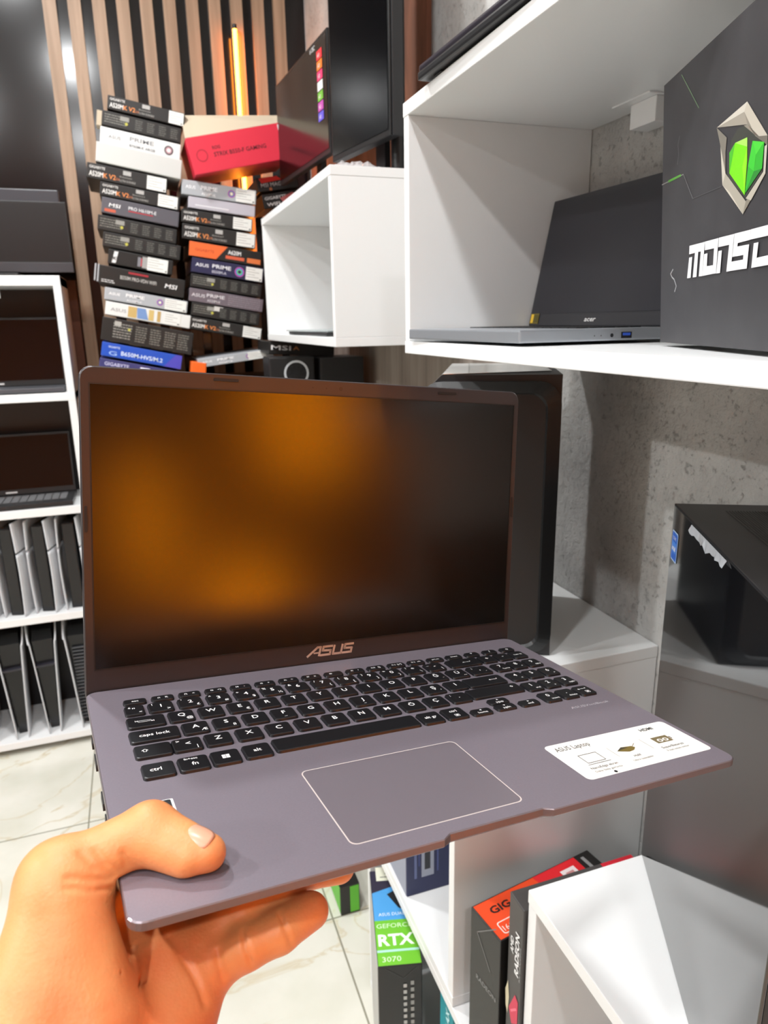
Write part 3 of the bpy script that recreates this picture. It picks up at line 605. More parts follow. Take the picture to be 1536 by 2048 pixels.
# ---------------------------------------------------------------- big black tower behind the laptop
tw_ = empty('computer_tower', Matrix.Translation((0.357, 0.878, 0.981)) @ Matrix.Rotation(R(-28), 4, 'Z'), 'tall black tower with rounded front standing on the white cabinet', 'computer')
W_, H_, D_ = 0.187, 0.398, 0.235
MB().layers([[(0, 0, 0), (W_, 0, 0), (W_, D_, 0), (0, D_, 0)], [(0, 0, H_ - .03), (W_, 0, H_ - .03), (W_, D_, H_ - .03), (0, D_, H_ - .03)], [(.03, 0.002, H_), (W_, 0.002, H_), (W_, D_, H_), (.03, D_, H_)]], BLACKS, None).build('chassis', tw_)
fr = MB(); zf = Matrix.Translation((0, -.001, 0)) @ FRONT
ring0 = rrect(0.0, 0.004, W_, H_ - .008, .03, n=6); ring1 = rrect(.012, .016, W_ - .018, H_ - .022, .022, n=6)
V = [(p[0], p[1], .004) for p in ring0] + [(p[0], p[1], .012) for p in ring1] + [(p[0], p[1], .008) for p in [( (q[0]-W_/2)*.97+W_/2, (q[1]-H_/2)*.985+H_/2) for q in ring1]] + [(p[0], p[1], 0.0) for p in ring0]
n = len(ring0); F = []
for a in (0, 1):
    for i in range(n): j = (i + 1) % n; F.append((a * n + i, a * n + j, (a + 1) * n + j, (a + 1) * n + i))
for i in range(n): j = (i + 1) % n; F.append((3 * n + i, 3 * n + j, j, i))
F.append(tuple(range(2 * n, 3 * n)))
fr.add(V, F, mat('tower_front', '#0d0e10', 0.42), zf); fr.build('front_panel', tw_)
bt = MB()
for x, z in ((.125, .25), (.125, .232)): bt.disc(x, z, .0022, flat('#9a9c9e', 0.3), zf, .0095)
bt.build('button', tw_)
WR = mat('wrap_film', '#c9c9c6', 0.12, spec=0.9, metal=0.3)
f = MB(); f.add([(.0, 0.0, H_ - .031), (.031, 0.003, H_ + .0012), (.031, D_, H_ + .0012), (.0, D_, H_ - .031)], [(0, 1, 2, 3)], WR).add([(.031, .003, H_ + .0012), (W_ * .95, .06, H_ + .0012), (W_ * .9, D_, H_ + .0012), (.031, D_, H_ + .0012)], [(0, 1, 2, 3)], WR)
o = f.build('plastic_wrap', tw_); o.modifiers.new('s', 'SOLIDIFY').thickness = .0004; tag(o, 'shiny pale plastic wrap on the top')

# ---------------------------------------------------------------- cartons at the lower right
giy = Vector((0.995, 0.10, 0))
g1 = MB()
ox, w_, t_, h_ = Vector((0.377, 0.650, 0.4315)), 0.218, 0.066, 0.2285
ax = Vector((0.986, 0.166, 0.0)).normalized(); ay = Vector((0, 0, 1)).cross(ax)
GM = frame(ox, ax, ay, (0, 0, 1))
g1.box((0, 0, 0), (w_, t_, h_), BLACKCARD, None, .0015)
TOPM = Matrix.Translation((0, 0, h_))
g1.rect(.002, .002, w_ - .03, t_ - .002, flat('#e2481c'), TOPM, .0004); g1.poly([(.12, .002), (w_ - .03, .002), (w_ - .03, t_ - .002), (.108, t_ - .002)], flat('#d81f28'), TOPM, .0006)
g1.text('GIGABYTE', .018, .040, .0165, flat('#2a1410'), TOPM, .0008, width=.093, bold=.03)
g1.poly([(p[0], p[1]) for p in rrect(.012, .006, .040, .026, .004)], flat('#f0d8d0'), TOPM, .0008); g1.poly([(p[0], p[1]) for p in rrect(.0135, .0075, .0385, .0245, .003)], flat('#e2481c'), TOPM, .0009); g1.text('16G', .016, .010, .012, flat('#f0d8d0'), TOPM, .0011)
g1.rect(.150, .028, .176, .052, flat('#e8dcdc'), TOPM, .0008); g1.rect(.156, .034, .170, .046, flat('#c88a8a'), TOPM, .001); g1.text('2K', .135, .012, .012, flat('#f0c8c8'), TOPM, .0008)
g1.rect(w_ - .022, .015, w_ - .016, t_ - .008, flat('#8c8c8c'), TOPM, .0008)
LF = Matrix(((0, 0, -1, 0), (-1, 0, 0, 0), (0, 1, 0, 0), (0, 0, 0, 1)))        # left end face (-x)
g1.text('RADEON', -.050, .12, .011, flat('#8a8a8a'), LF, .0006); g1.stroke([(-.01, .24), (-.05, .2), (-.02, .16)], .0015, flat('#6a6a6a'), LF, .0006)
tag(g1.build('graphics_carton', None, GM), 'orange and red topped carton standing between cabinet and cube shelf', 'box', 'cartons at the lower right')
g2 = MB(); ox = Vector((0.384, 0.6085, 0.4315)); GREYC = mat('grey_carton', '#3f3c3b', 0.45)
g2.box((0, 0, 0), (.185, .034, .314), GREYC, None, .0015)
LF2 = Matrix.Translation((0, 0, 0)) @ LF
def vtxt(mbx, t, x, z, size, m, wdt, T):         # lettering running upwards on the end face
    mbx.text(t, 0, 0, size, m, T @ Matrix.Translation((x, z, 0)) @ Matrix.Rotation(math.pi / 2, 4, 'Z'), .0006, width=wdt, bold=.03)
vtxt(g2, 'AMD', -.020, .228, .010, flat('#e0e0e0'), .026, LF2); vtxt(g2, 'RADEON', -.0065, .203, .013, flat('#e8e8e8'), .066, LF2)
vtxt(g2, 'RX GRAPHICS', -.0015, .200, .004, flat('#8c8c8c'), .055, LF2)
g2.poly([(-.026, .135), (-.012, .17), (-.004, .165), (-.004, .13), (-.018, .115)], flat('#c8284a'), LF2, .0006); g2.stroke([(-.02, .135), (-.008, .15)], .003, flat('#e86a80'), LF2, .0008)
vtxt(g2, 'GAMING', -.005, .012, .017, flat('#e8e8e8'), .085, LF2)
g2.poly([(-.036, .155), (-.030, .175), (-.026, .15), (-.029, .12), (-.034, .13)], flat('#c8bfa0'), LF2, .0007)
g2.rect(.135, .004, .184, .033, flat('#c01a2c'), Matrix.Translation((0, 0, .314)), .0004)
tag(g2.build('graphics_carton', None, Matrix.Translation(ox)), 'slim dark grey carton pressed against the white cube shelf', 'box', 'cartons at the lower right')
# blue carton in the cabinet
b = MB(); NAVY = mat('deep_blue_carton', '#1c2450', 0.4)
b.box((0, 0, 0), (.21, .09, .30), NAVY, None, .0015); b.box((-.0012, .002, .002), (-.0002, .088, .298), mat('carton_grey_side', '#8e93a4', 0.5))
fb = Matrix.Translation((0, -.0004, 0)) @ FRONT
bc = tag(b.build('graphics_carton', None, Matrix.Translation((0.3655, 0.965, 0.4492))), 'deep blue carton standing inside the white cabinet', 'box', 'cartons at the lower right')
s = MB(); s.rect(.028, .035, .052, .26, flat('#9aa2b4'), fb, .0003); s.rect(.034, .05, .045, .24, flat('#1b1e26'), fb, .0005); s.rect(.014, .035, .019, .25, flat('#5f6b98'), fb, .0003); s.rect(.058, .04, .061, .2, flat('#49558c'), fb, .0003); s.rect(.022, .06, .025, .26, flat('#3a4680'), fb, .0003)
s.build('window_cutout', bc)
# tall carton with green band on the floor
r = MB(); ox = Vector((0.298, 0.905, 0.001)); W3, D3, H3 = .079, .224, .350
r.box((0, 0, 0), (W3, D3, H3), BLACKCARD, None, .0015); r.box((-.001, .001, .002), (-.0001, D3 - .001, H3 - .001), mat('pale_carton_side', '#b5b4b0', 0.5))
T = Matrix.Translation((0, 0, H3))
r.rect(.001, .001, W3 - .001, .098, flat('#6cb82c'), T, .0004); r.rect(.001, .098, W3 - .001, .165, flat('#4a9ad8'), T, .0004); r.rect(.001, .165, W3 - .001, D3 - .001, flat('#2a2438'), T, .0004)
r.poly([(.03, .16), (.077, .185), (.077, .115), (.05, .125)], flat('#18181c'), T, .0006)
r.poly([(.001, .165), (.077, .165), (.077, .19)], flat('#4a9ad8'), T, .0005)
r.rect(.001, .028, W3 - .001, .033, flat('#a8d8c8'), T, .0006)
r.text('GEFORCE', .004, .080, .014, flat('#d8eec8'), T, .0008, width=.066, bold=.0); r.text('RTX', .005, .042, .034, flat('#f0f8e8'), T, .0008, width=.066, bold=.03); r.text('3070', .009, .008, .015, flat('#d8eec8'), T, .0008, width=.034)
r.text('ASUS DUAL', .01, .108, .010, flat('#e8f0f8'), T, .0008, width=.05)
r.rect(.012, .195, .062, .232, flat('#dcdcc8'), T, .0008); r.rect(.02, .203, .054, .206, flat('#8c8c80'), T, .001); r.rect(.03, .212, .05, .215, flat('#8c8c80'), T, .001)
r.disc(.055, .252, .008, flat('#d0648a'), T, .0008, n=16); r.text('m', .045, .236, .012, flat('#e8e8e8'), T, .0009)
for i in range(9):
    r.rect(.045, H3 - .05 - i * .014, .051, H3 - .042 - i * .014, flat('#b8b8b4'), fb, .0006); r.rect(.058, H3 - .045 - i * .015, .064, H3 - .036 - i * .015, flat('#9a9a96'), fb, .0006)
r.stroke([(.012, H3 - .004), (.045, H3 - .03), (.072, H3 - .004)], .0008, flat('#3a3a3a'), fb, .0006)
tag(r.build('graphics_carton', None, frame((0.297, 0.933, 0.001), (.968, -.25, 0), (.25, .968, 0), (0, 0, 1))), 'tall black carton with a green banded top standing on the floor by the bench', 'box', 'cartons at the lower right')
q = MB().box((0, 0, 0), (.05, .20, .085), BLACKCARD, None, .001); q.box((-.0008, .004, .004), (0.0, .196, .081), flat('#5cb82c')); q.box((.025, -.0008, .004), (.048, 0, .081), flat('#5cb82c'))
tag(q.build('graphics_carton', None, Matrix.Translation((0.352, 1.40, 0.001))), 'low black carton with bright green side on the floor, left of the bench', 'box', 'cartons at the lower right')
tl = MB(); TEAL = mat('teal_carton', '#0f8f9a', 0.4)
tl.box((0, 0, 0), (.20, .05, .36), TEAL, None, .0015)
vtxt(tl, 'GALAX', -.012, .26, .018, flat('#c8eef0'), .07, LF); tl.rect(-.044, .16, -.02, .25, flat('#a8c8c8'), LF, .0006)
tl.text('GALAX', .01, .30, .022, flat('#c8eef0'), fb, .0006, width=.09, bold=.02); tl.rect(.02, .12, .12, .28, flat('#b8d4d4'), fb, .0006); tl.rect(.03, .13, .11, .27, flat('#8ab8ba'), fb, .0008)
tag(tl.build('graphics_carton', None, frame((0.380, 0.80, 0.0215), (.96, .0, -.0), (0, 1, 0), (0, 0, 1))), 'teal carton tucked inside the low bench', 'box', 'cartons at the lower right')

# ---------------------------------------------------------------- display rack on the left
RW = 1.15; RX1 = -0.185; RY = 2.45
rack = empty('display_rack', (RX1 - RW, RY, 0), 'tall white display rack with consoles and screens at the left', 'shelf')
ZS = [(0.03, 0.055), (0.483, 0.508), (0.852, 0.878), (1.222, 1.247), (1.570, 1.600)]
RD = 0.262
for z0, z1 in ZS: MB().box((0, 0, z0), (RW, RD, z1), WHITE, None, .0015).build('shelf_board', rack)
for x in (0, RW - .022): MB().box((x, .0005, 0.0), (x + .022, RD, 1.5995), WHITE, None, .001).build('side_panel', rack)
MB().box((.022, RD - .006, 0.055), (RW - .022, RD, 1.57), BLACKS).build('back_panel', rack)
# older consoles (bottom) : black body between two flaring white shells
CW = mat('console_white', '#cdd0d4', 0.35); CB_ = mat('console_black', '#0c0c10', 0.2)
def console_tall(x, y, rz, label, back=False):
    t = empty('game_console', Matrix.Translation((x, y, 0.0555)) @ Matrix.Rotation(R(rz), 4, 'Z'), label, 'game console', 'tall game consoles on the bottom shelf')
    H = .385; n = 16; D = .20
    core = MB(); L0, L1 = [], []
    hw = lambda z: .013 + .021 * (z / H)
    rings = []
    for k in range(n + 1):
        z = (H - .035) * k / n; y0 = .01 + .02 * (1 - z / H)
        rings.append([(-hw(z), y0, z), (hw(z), y0, z), (hw(z), D, z), (-hw(z), D, z)])
    rings.append([(-hw(H) * .9, .05, H - .012), (hw(H) * .9, .05, H - .012), (hw(H) * .9, D, H - .012), (-hw(H) * .9, D, H - .012)])
    core.layers(rings, CB_); core.build('body', t)
    if back:
        v = MB()
        for i in range(22): v.box((-hw(.3) * .8 + .002, .003 + .0, .03 + i * .013), (hw(.3) * .8 - .002, .012, .034 + i * .013), mat('vent_grey', '#4a4c50', .4))
        v.build('vent', t)
    else:
        MB().box((-.030, -.002, .255), (.030, .02, .262), mat('console_seam', '#2c2c34', .2)).build('seam', t)
    for s_ in (-1, 1):
        V = []; F = []; m = 10
        for k in range(n + 1):
            z = -.0 + (H + .012) * k / n
            for j in range(m + 1):
                yy = -.012 + (D + .02) * j / m; q = z / H; e = (j / m - .5) * 2
                xx = hw(z) + .003 + .003 * q ** 4 + .005 * (1 - e * e)
                top = 0
                if j < 3: top = -.045 * (1 - j / 3) * (1 if k == n else (.5 if k == n - 1 else 0))
                V.append((s_ * xx, yy, max(0.0, z + top)))
        for k in range(n):
            for j in range(m): a = k * (m + 1) + j; F.append((a, a + 1, a + m + 2, a + m + 1) if s_ < 0 else (a, a + m + 1, a + m + 2, a + 1))
        o = MB().add(V, F, CW, None, True).build('side_shell', t); md = o.modifiers.new('s', 'SOLIDIFY'); md.thickness = .004; md.offset = -1
    return t
def console_slim(x, y, rz, label):
    t = empty('game_console', Matrix.Translation((x, y, 0.5085)) @ Matrix.Rotation(R(rz), 4, 'Z'), label, 'game console', 'slim game consoles on the middle shelf')
    H = .325; D = .19; n = 18; m = 10
    hw = .020
    MB().box((-hw, .012, 0), (hw, D, H - .02), CB_, None, .004).build('body', t)
    for s_ in (-1, 1):
        for part, (za, zb) in enumerate(((0, .218), (.224, H))):
            V = []; F = []
            for k in range(n + 1):
                z = za + (zb - za) * k / n
                for j in range(m + 1):
                    yy = -.004 + D * j / m; q = z / H; e = (j / m - .5) * 2
                    xx = hw + .003 + .017 * (1 - abs(q - .45) ** 1.6 * 1.3) * (1 - .35 * e * e)
                    zz_ = z + (.012 * (j / m) if (part == 0 and k == n) or (part == 1 and k == 0) else 0)
                    V.append((s_ * xx, yy, zz_))
            for k in range(n):
                for j in range(m): a = k * (m + 1) + j; F.append((a, a + 1, a + m + 2, a + m + 1) if s_ < 0 else (a, a + m + 1, a + m + 2, a + 1))
            o = MB().add(V, F, CW, None, True).build('side_shell', t); md = o.modifiers.new('s', 'SOLIDIFY'); md.thickness = .004; md.offset = -1
    return t
console_slim(-0.460, 2.475, -15, 'slim pale console on the middle shelf, second from the left frame edge')
console_slim(-0.364, 2.475, -15, 'slim pale console on the middle shelf, between its two neighbours')
console_slim(-0.268, 2.475, -6, 'slim pale console on the middle shelf, nearest the rack side by the dark laptop lid')
console_slim(-0.556, 2.475, -15, 'slim pale console at the left edge of the middle shelf')
console_tall(-0.500, 2.48, 6, 'tall white-shelled console with closed front, left of its twin, bottom rack shelf')
console_tall(-0.396, 2.48, 6, 'tall white-shelled console with closed front, beside the slotted one, bottom rack shelf')
console_tall(-0.285, 2.48, -2, 'tall console turned round to show its slotted vent on the bottom shelf', True)
console_tall(-0.606, 2.48, 5, 'tall pale console cut off by the left edge of the bottom shelf')
GLOSS = mat('gloss_screen', '#050509', 0.06, spec=0.6)
laptop('open black laptop with wide dark screen on the third rack shelf', frame((-0.64, 2.46, 0.879), (1, 0, 0), (0, 1, 0), (0, 0, 1)), .405, .17, .205, 8, BLACKS, BLACKM, None, 'laptops on the rack', screen=SCREEN)
laptop('dark glossy laptop screen in the top compartment of the rack', frame((-0.62, 2.462, 1.248), (1, 0, 0), (0, 1, 0), (0, 0, 1)), .405, .12, .215, 4, mat('grey_laptop', '#4a4b50', .35), BLACKM, None, 'laptops on the rack', keys=False, screen=GLOSS)
t = empty('monitor', (-0.66, 2.50, 1.6005), 'black flat monitor standing on top of the white rack', 'monitor')
MB().box((0, 0, .012), (.515, .02, .215), BLACKM, None, .002).build('housing', t)
MB().rect(.006, .045, .509, .209, mat('matte_black_screen', '#101012', .35), Matrix.Translation((0, -.0004, 0)) @ FRONT).build('screen', t)
MB().box((0.0, -.003, .012), (.515, -.0002, .040), mat('grey_chin', '#3a3a3e', .35), None, .001).build('chin', t)
MB().box((.16, -.03, 0), (.36, .075, .008), BLACKM, None, .002).build('stand_base', t); MB().box((.24, .02, .008), (.28, .03, .13), BLACKM).build('stand_neck', t)
t = empty('monitor', (-0.66, 2.625, 1.6005), 'dark grey monitor behind the black one on the rack', 'monitor')
MB().box((0, 0, .06), (.49, .025, .268), mat('dark_grey_case', '#3a3a40', .3), None, .003).build('housing', t)
MB().box((.14, -.03, 0), (.34, .08, .008), BLACKM, None, .002).build('stand_base', t); MB().box((.22, .026, .008), (.26, .036, .15), BLACKM).build('stand_neck', t)
q = MB().box((0, 0, 0), (.05, .0015, .035), flat('#b8b8b4')).build('price_card', None, Matrix.Translation((-0.405, 2.4485, 1.5345))); tag(q, 'small grey card hanging from the top rack board', 'card')
# ---------------------------------------------------------------- the laptop held in the hand
RWM = ((0.98707358, 0.12660053, 0.09827535), (0.11824701, -0.98919737, 0.08663837), (-0.10818218, 0.07389768, 0.99138073))
LM = frame((-0.00208473, 0.48219138, 1.20143964), [r_[0] for r_ in RWM], [-r_[1] for r_ in RWM], [r_[2] for r_ in RWM])
# local frame: x right, y away from the user (hinge at 0, front edge at -0.237), z out of the keyboard deck, metres
DECK = mat('mauve_grey_metal', '#827a84', 0.38, metal=0.45, noise=('#867e88', 900))
EDGE = mat('edge_metal', '#756a6e', 0.35, metal=0.6)
LIDM = mat('lid_bezel', '#2a2425', 0.38, spec=0.5)
hl = empty('laptop', LM, 'open mauve-grey laptop held up in the foreground by a hand at its corner', 'laptop')
mm = 0.001
x0, x1, yb, yf = -53, 302.5, 1.5, 237
def base_ring(i_l, i_r, i_b, i_f, z, notch=0.0, r=7):
    a0, a1, b0, b1 = x0 + i_l, x1 - i_r, -(yf - i_f), -(yb + i_b)
    P = rrect(a0, b0, a1, b1, r, z)
    # insert the finger notch in the front edge (between last point of corner 4 and first of corner 1)
    pts = [(91, b0, z), (96, b0 + notch, z), (153, b0 + notch, z), (158, b0, z)]
    P = pts + P
    return [(p[0] * mm, p[1] * mm, p[2] * mm) for p in P]
bs = MB()
L = [base_ring(6, 6, 2, 24, -15.5, 0), base_ring(3, 3, 0, 16, -13.5, 0), base_ring(.3, .3, 0, .6, -4.6, 2.2), base_ring(0, 0, 0, 0, -3.9, 2.6), base_ring(0, 0, 0, 0, -.5, 3.0), base_ring(.5, .5, .3, .5, 0, 3.2)]
bs.layers(L[:-1], EDGE); bs.f.pop(); bs.m.pop(); bs.smooth.pop()
n = len(L[0]); V = L[-2] + L[-1]
bs.add(V, [(i, (i + 1) % n, n + (i + 1) % n, n + i) for i in range(n)], mat('bright_edge', '#8d848a', 0.3, metal=0.7))
bs.poly([(p[0], p[1]) for p in L[-1]], DECK, None, 0.0)
bs.build('base', hl)
for y, l in ((-150, 12), (-128, 13), (-60, 9), (-85, 14)): MB().box(((x0 - .3) * mm, (y - l / 2) * mm, -10.5 * mm), ((x0 + 3) * mm, (y + l / 2) * mm, -6.5 * mm), BLACKM).build('port', hl)
# keyboard ----------------------------------------------------
KEYM = mat('key_black', '#141417', 0.38, spec=0.45); INK = mat('key_legend', '#dededf', 0.5)
def key(x, y, w, h, legends):
    k = MB(); hw, hh = w / 2, h / 2; r = min(2.2, hh * .6)
    L = []
    for z, ins in ((0.05, -.25), (.9, 0), (1.45, .15), (1.7, .7)):
        L.append([(p[0] * mm, p[1] * mm, z * mm) for p in rrect(-hw + ins, -hh + ins, hw - ins, hh - ins, max(.5, r - ins * .3), 0, 4)])
    k.layers(L, KEYM)
    for t, dx, dy, s, al in legends:
        if t == 'win':
            for a in (0, 1):
                for b in (0, 1): k.rect((-2.2 + a * 2.3 + dx) * mm, (-2.0 + b * 2.2 + dy) * mm, (-.15 + a * 2.3 + dx) * mm, (-.05 + b * 2.2 + dy) * mm, INK, None, 1.78 * mm)
        elif t == 'menu':
            k.stroke([((dx - 1.6) * mm, (dy - 1.4) * mm), ((dx + 1.6) * mm, (dy - 1.4) * mm), ((dx + 1.6) * mm, (dy + 1.4) * mm), ((dx - 1.6) * mm, (dy + 1.4) * mm), ((dx - 1.6) * mm, (dy - 1.4) * mm)], .3 * mm, INK, None, 1.78 * mm)
            k.rect((dx - .9) * mm, (dy - .8) * mm, (dx + .9) * mm, (dy + .8) * mm, INK, None, 1.78 * mm)
        elif t == 'tab':
            for q in (-1, 1):
                yy = dy + q * .9
                k.stroke([((dx - 4) * mm, yy * mm), ((dx + 4) * mm, yy * mm)], .35 * mm, INK, None, 1.78 * mm); xx = dx - 4 * q
                k.poly([((xx) * mm, (yy + .9) * mm), ((xx) * mm, (yy - .9) * mm), ((xx - 1.3 * q) * mm, yy * mm)], INK, None, 1.78 * mm)
                k.stroke([((xx - 1.5 * q) * mm, (yy - .9) * mm), ((xx - 1.5 * q) * mm, (yy + .9) * mm)], .35 * mm, INK, None, 1.78 * mm)
        elif t == 'ret':
            k.stroke([((dx - 3) * mm, dy * mm), ((dx + 3) * mm, dy * mm), ((dx + 3) * mm, (dy + 1.3) * mm)], .4 * mm, INK, None, 1.78 * mm); k.poly([((dx - 3) * mm, (dy + 1) * mm), ((dx - 3) * mm, (dy - 1) * mm), ((dx - 4.4) * mm, dy * mm)], INK, None, 1.78 * mm)
        elif t == 'shift':
            k.stroke([((dx - .8) * mm, (dy - 1.4) * mm), ((dx + .8) * mm, (dy - 1.4) * mm), ((dx + .8) * mm, dy * mm), ((dx + 1.7) * mm, dy * mm), (dx * mm, (dy + 1.7) * mm), ((dx - 1.7) * mm, dy * mm), ((dx - .8) * mm, dy * mm), ((dx - .8) * mm, (dy - 1.4) * mm)], .35 * mm, INK, None, 1.78 * mm)
        elif t in ('L', 'R', 'U', 'D') and s == 0:
            a = {'R': 0, 'U': 90, 'L': 180, 'D': 270}[t]
            k.poly([((dx + 1.1 * math.cos(R(a + q))) * mm, (dy + 1.1 * math.sin(R(a + q))) * mm) for q in (0, 125, 235)], INK, None, 1.78 * mm)
        else: k.text(t, dx * mm, (dy - s * .06) * mm, s * 1.2 * mm, INK, None, 1.78 * mm, align=al, bold=.012)
    return k.build('key', hl, Matrix.Translation((x * mm, -y * mm, 0)))
KW, KH = 15.9, 15.2
def letter(t, sub=None, sup=None):
    L = [(t, 0.2, -.6, 5.2, 'c')]
    if sub: L.append((sub, 4.6, -5.4, 3.6, 'c'))
    if sup: L.append((sup, -5.2, 2.8, 3.4, 'c'))
    return L
# function row
fr_ = ['esc', 'f1', 'f2', 'f3', 'f4', 'f5', 'f6', 'f7', 'f8', 'f9', 'f10', 'f11', 'f12', 'prt sc', 'insert', '*', '/', 'o']
for i, t in enumerate(fr_):
    lg = [(t, 0 if i == 0 or i > 12 else -2.6, -1.1, 2.9 if i == 0 else (2.4 if i < 15 else 4), 'c')]
    if 0 < i < 13: lg.append((('K', '<', '<)', '-', '+', '=', 'x', '', '/', '[]', '[=]', '/A')[i - 1], 2.6, -1.1, 2.6, 'c')) if i != 8 else None
    key(-24.3 + 17.9 * i, 29.3, 14.6 if i < 15 else 13.2, 7.8, [l for l in lg if l and l[0]])
# number row
key(-26.2, 43.2, 12.2, 14.2, [('"', -.5, -1, 5, 'c'), ('<', 3.2, -5, 3, 'c'), ('é', -3, 2.6, 3, 'c')])
for i, (t, a, b) in enumerate((('1', '>', '!'), ('2', '£', "'"), ('3', '#', '^'), ('4', '$', '+'), ('5', '½', '%'), ('6', None, '&'), ('7', '{', '/'), ('8', '[', '('), ('9', ']', ')'), ('0', '}', '='), ('*', '\\', '?'), ('-', '|', '_'))):
    key(-9.8 + 19.05 * i, 43.4, KW, 14.4, letter(t, a, b))
key(227.2, 43, 29.5, 14.4, [('ret', 3, -.5, 0, 'c')])
for i, t in enumerate('+-'): key(250.4 + 15.6 * i, 43, 13.8, 14, [(t, 0, -1, 5, 'c')])
key(281.6, 43, 13.8, 14, [('num lk', 0, -.8, 2.6, 'c')])
# Q row
key(-21.6, 61.7, 23, KH, [('tab', -1, .0, 0, 'c')])
for i, t in enumerate(('Q', 'W', 'E', 'R', 'T', 'Y', 'U', 'I', 'O', 'P', 'Ğ', 'Ü')): key(19.05 * i, 61.7, KW, KH, letter(t, {'Q': '@', 'E': '€', 'Ğ': '¨', 'Ü': '~'}.get(t)))
key(229.8, 61.7, 18.2, KH, letter(',', '`', ';'))
def numkey(x, y, t, sub=None):
    key(x, y, 14, KH - .6, [(t, -.3, .2, 4.8, 'c')] + ([(sub, 2.6, -4.6, 2.4, 'c')] if sub else []))
for i, (t, s_) in enumerate((('7', 'home'), ('8', '^'), ('9', 'pgup'))): numkey(250.4 + 15.8 * i, 62.2, t, s_)
# A row
key(-19.4, 81.3, 29.0, KH, [('caps lock', 0, -1.2, 4.0, 'c')])
for i, t in enumerate(('A', 'S', 'D', 'F', 'G', 'H', 'J', 'K', 'L', 'Ş', 'I')): key(5.0 + 19.05 * i, 81.1, KW, KH, letter(t, {'A': 'Æ', 'S': 'ß', 'Ş': "'"}.get(t)) + ([('_', 0, -4.4, 3, 'c')] if t in 'FJ' else []))
key(221.4, 81.5, 34, KH, [('ret', 8, .0, 0, 'c')])
for i, (t, s_) in enumerate((('4', '<'), ('5', None), ('6', '>'))): numkey(250.6 + 15.8 * i, 82.4, t, s_)
# Z row
key(-23.2, 100.8, 20.6, KH, [('shift', -4.6, .3, 0, 'c')])
key(-3.9, 100.8, 17, KH, [('<', .5, -1.2, 5, 'c'), ('>', -5, 3, 3.4, 'c'), ('|', 5.2, -5.4, 3.6, 'c')])
for i, t in enumerate(('Z', 'X', 'C', 'V', 'B', 'N', 'M', 'Ö', 'Ç', '.')): key(14.5 + 19.05 * i, 100.6, KW, KH, letter(t, None, ':' if t == '.' else None))
key(218.0, 99.6, 45.5, KH - .4, [('o', 16, 1, 4, 'c')])
for i, (t, s_) in enumerate((('1', 'end'), ('2', 'v'), ('3', 'pgdn'))): numkey(250.0 + 16.2 * i, 102.4, t, s_)
# bottom row
key(-23.8, 124, 17.4, 15.6, [('ctrl', -1.5, -1, 4.0, 'c')]); key(-4.8, 124, 16.8, 15.6, [('fn', .5, -2.2, 4.2, 'c'), ('fn+esc', -1, 4.2, 2.4, 'c')])
key(13.4, 123.6, 16.4, 15.6, [('win', 0, 0, 0, 'c')]); key(32.2, 122.8, 16.4, 15.6, [('alt', 0, -1, 4.0, 'c')])
key(91.4, 121.2, 97.5, 15.4, [])
key(150.4, 121.6, 16, 15.4, [('alt gr', 0, -1, 3.6, 'c')]); key(169.0, 121.6, 16.2, 15.4, [('ctrl', 0, 1.4, 3.6, 'c'), ('menu', 0, -3.6, 0, 'c')])
key(188.2, 125.8, 15.8, 8.4, [('L', 0, 1.6, 0, 'c'), ('home', 0, -2.6, 2.8, 'c')]); key(209.2, 115.6, 16, 8.2, [('U', 0, 1.6, 0, 'c'), ('pgup', 0, -2.6, 2.8, 'c')])
key(208.6, 125.0, 16, 8.2, [('D', 0, 1.6, 0, 'c'), ('pgdn', 0, -2.6, 2.8, 'c')]); key(229.0, 125.4, 15.8, 8.4, [('R', 0, 1.6, 0, 'c'), ('end', 0, -2.6, 2.8, 'c')])
for i, (t, s_) in enumerate((('0', 'insert'), ('.', 'delete'))): numkey(249.6 + 16.4 * i, 122.6, t, s_)
key(282.4, 122.4, 14, KH - .6, [('ret', 0, 2.0, 0, 'c'), ('menu', 1, -3, 0, 'c')])
# touchpad
tp = MB(); TPX0, TPX1, TPY0, TPY1 = 47.5, 148.5, -224.5, -152.5
PAD = mat('touchpad_surface', '#7f777f', 0.32, metal=0.45)
tp.poly([(p[0] * mm, p[1] * mm) for p in rrect(TPX0, TPY0, TPX1, TPY1, 4)], mat('pad_rim', '#d8ccc8', 0.3, metal=0.3), None, .05 * mm)
tp.poly([(p[0] * mm, p[1] * mm) for p in rrect(TPX0 + .7, TPY0 + .7, TPX1 - .7, TPY1 - .7, 3.6)], PAD, None, .09 * mm)
tp.build('touchpad', hl)
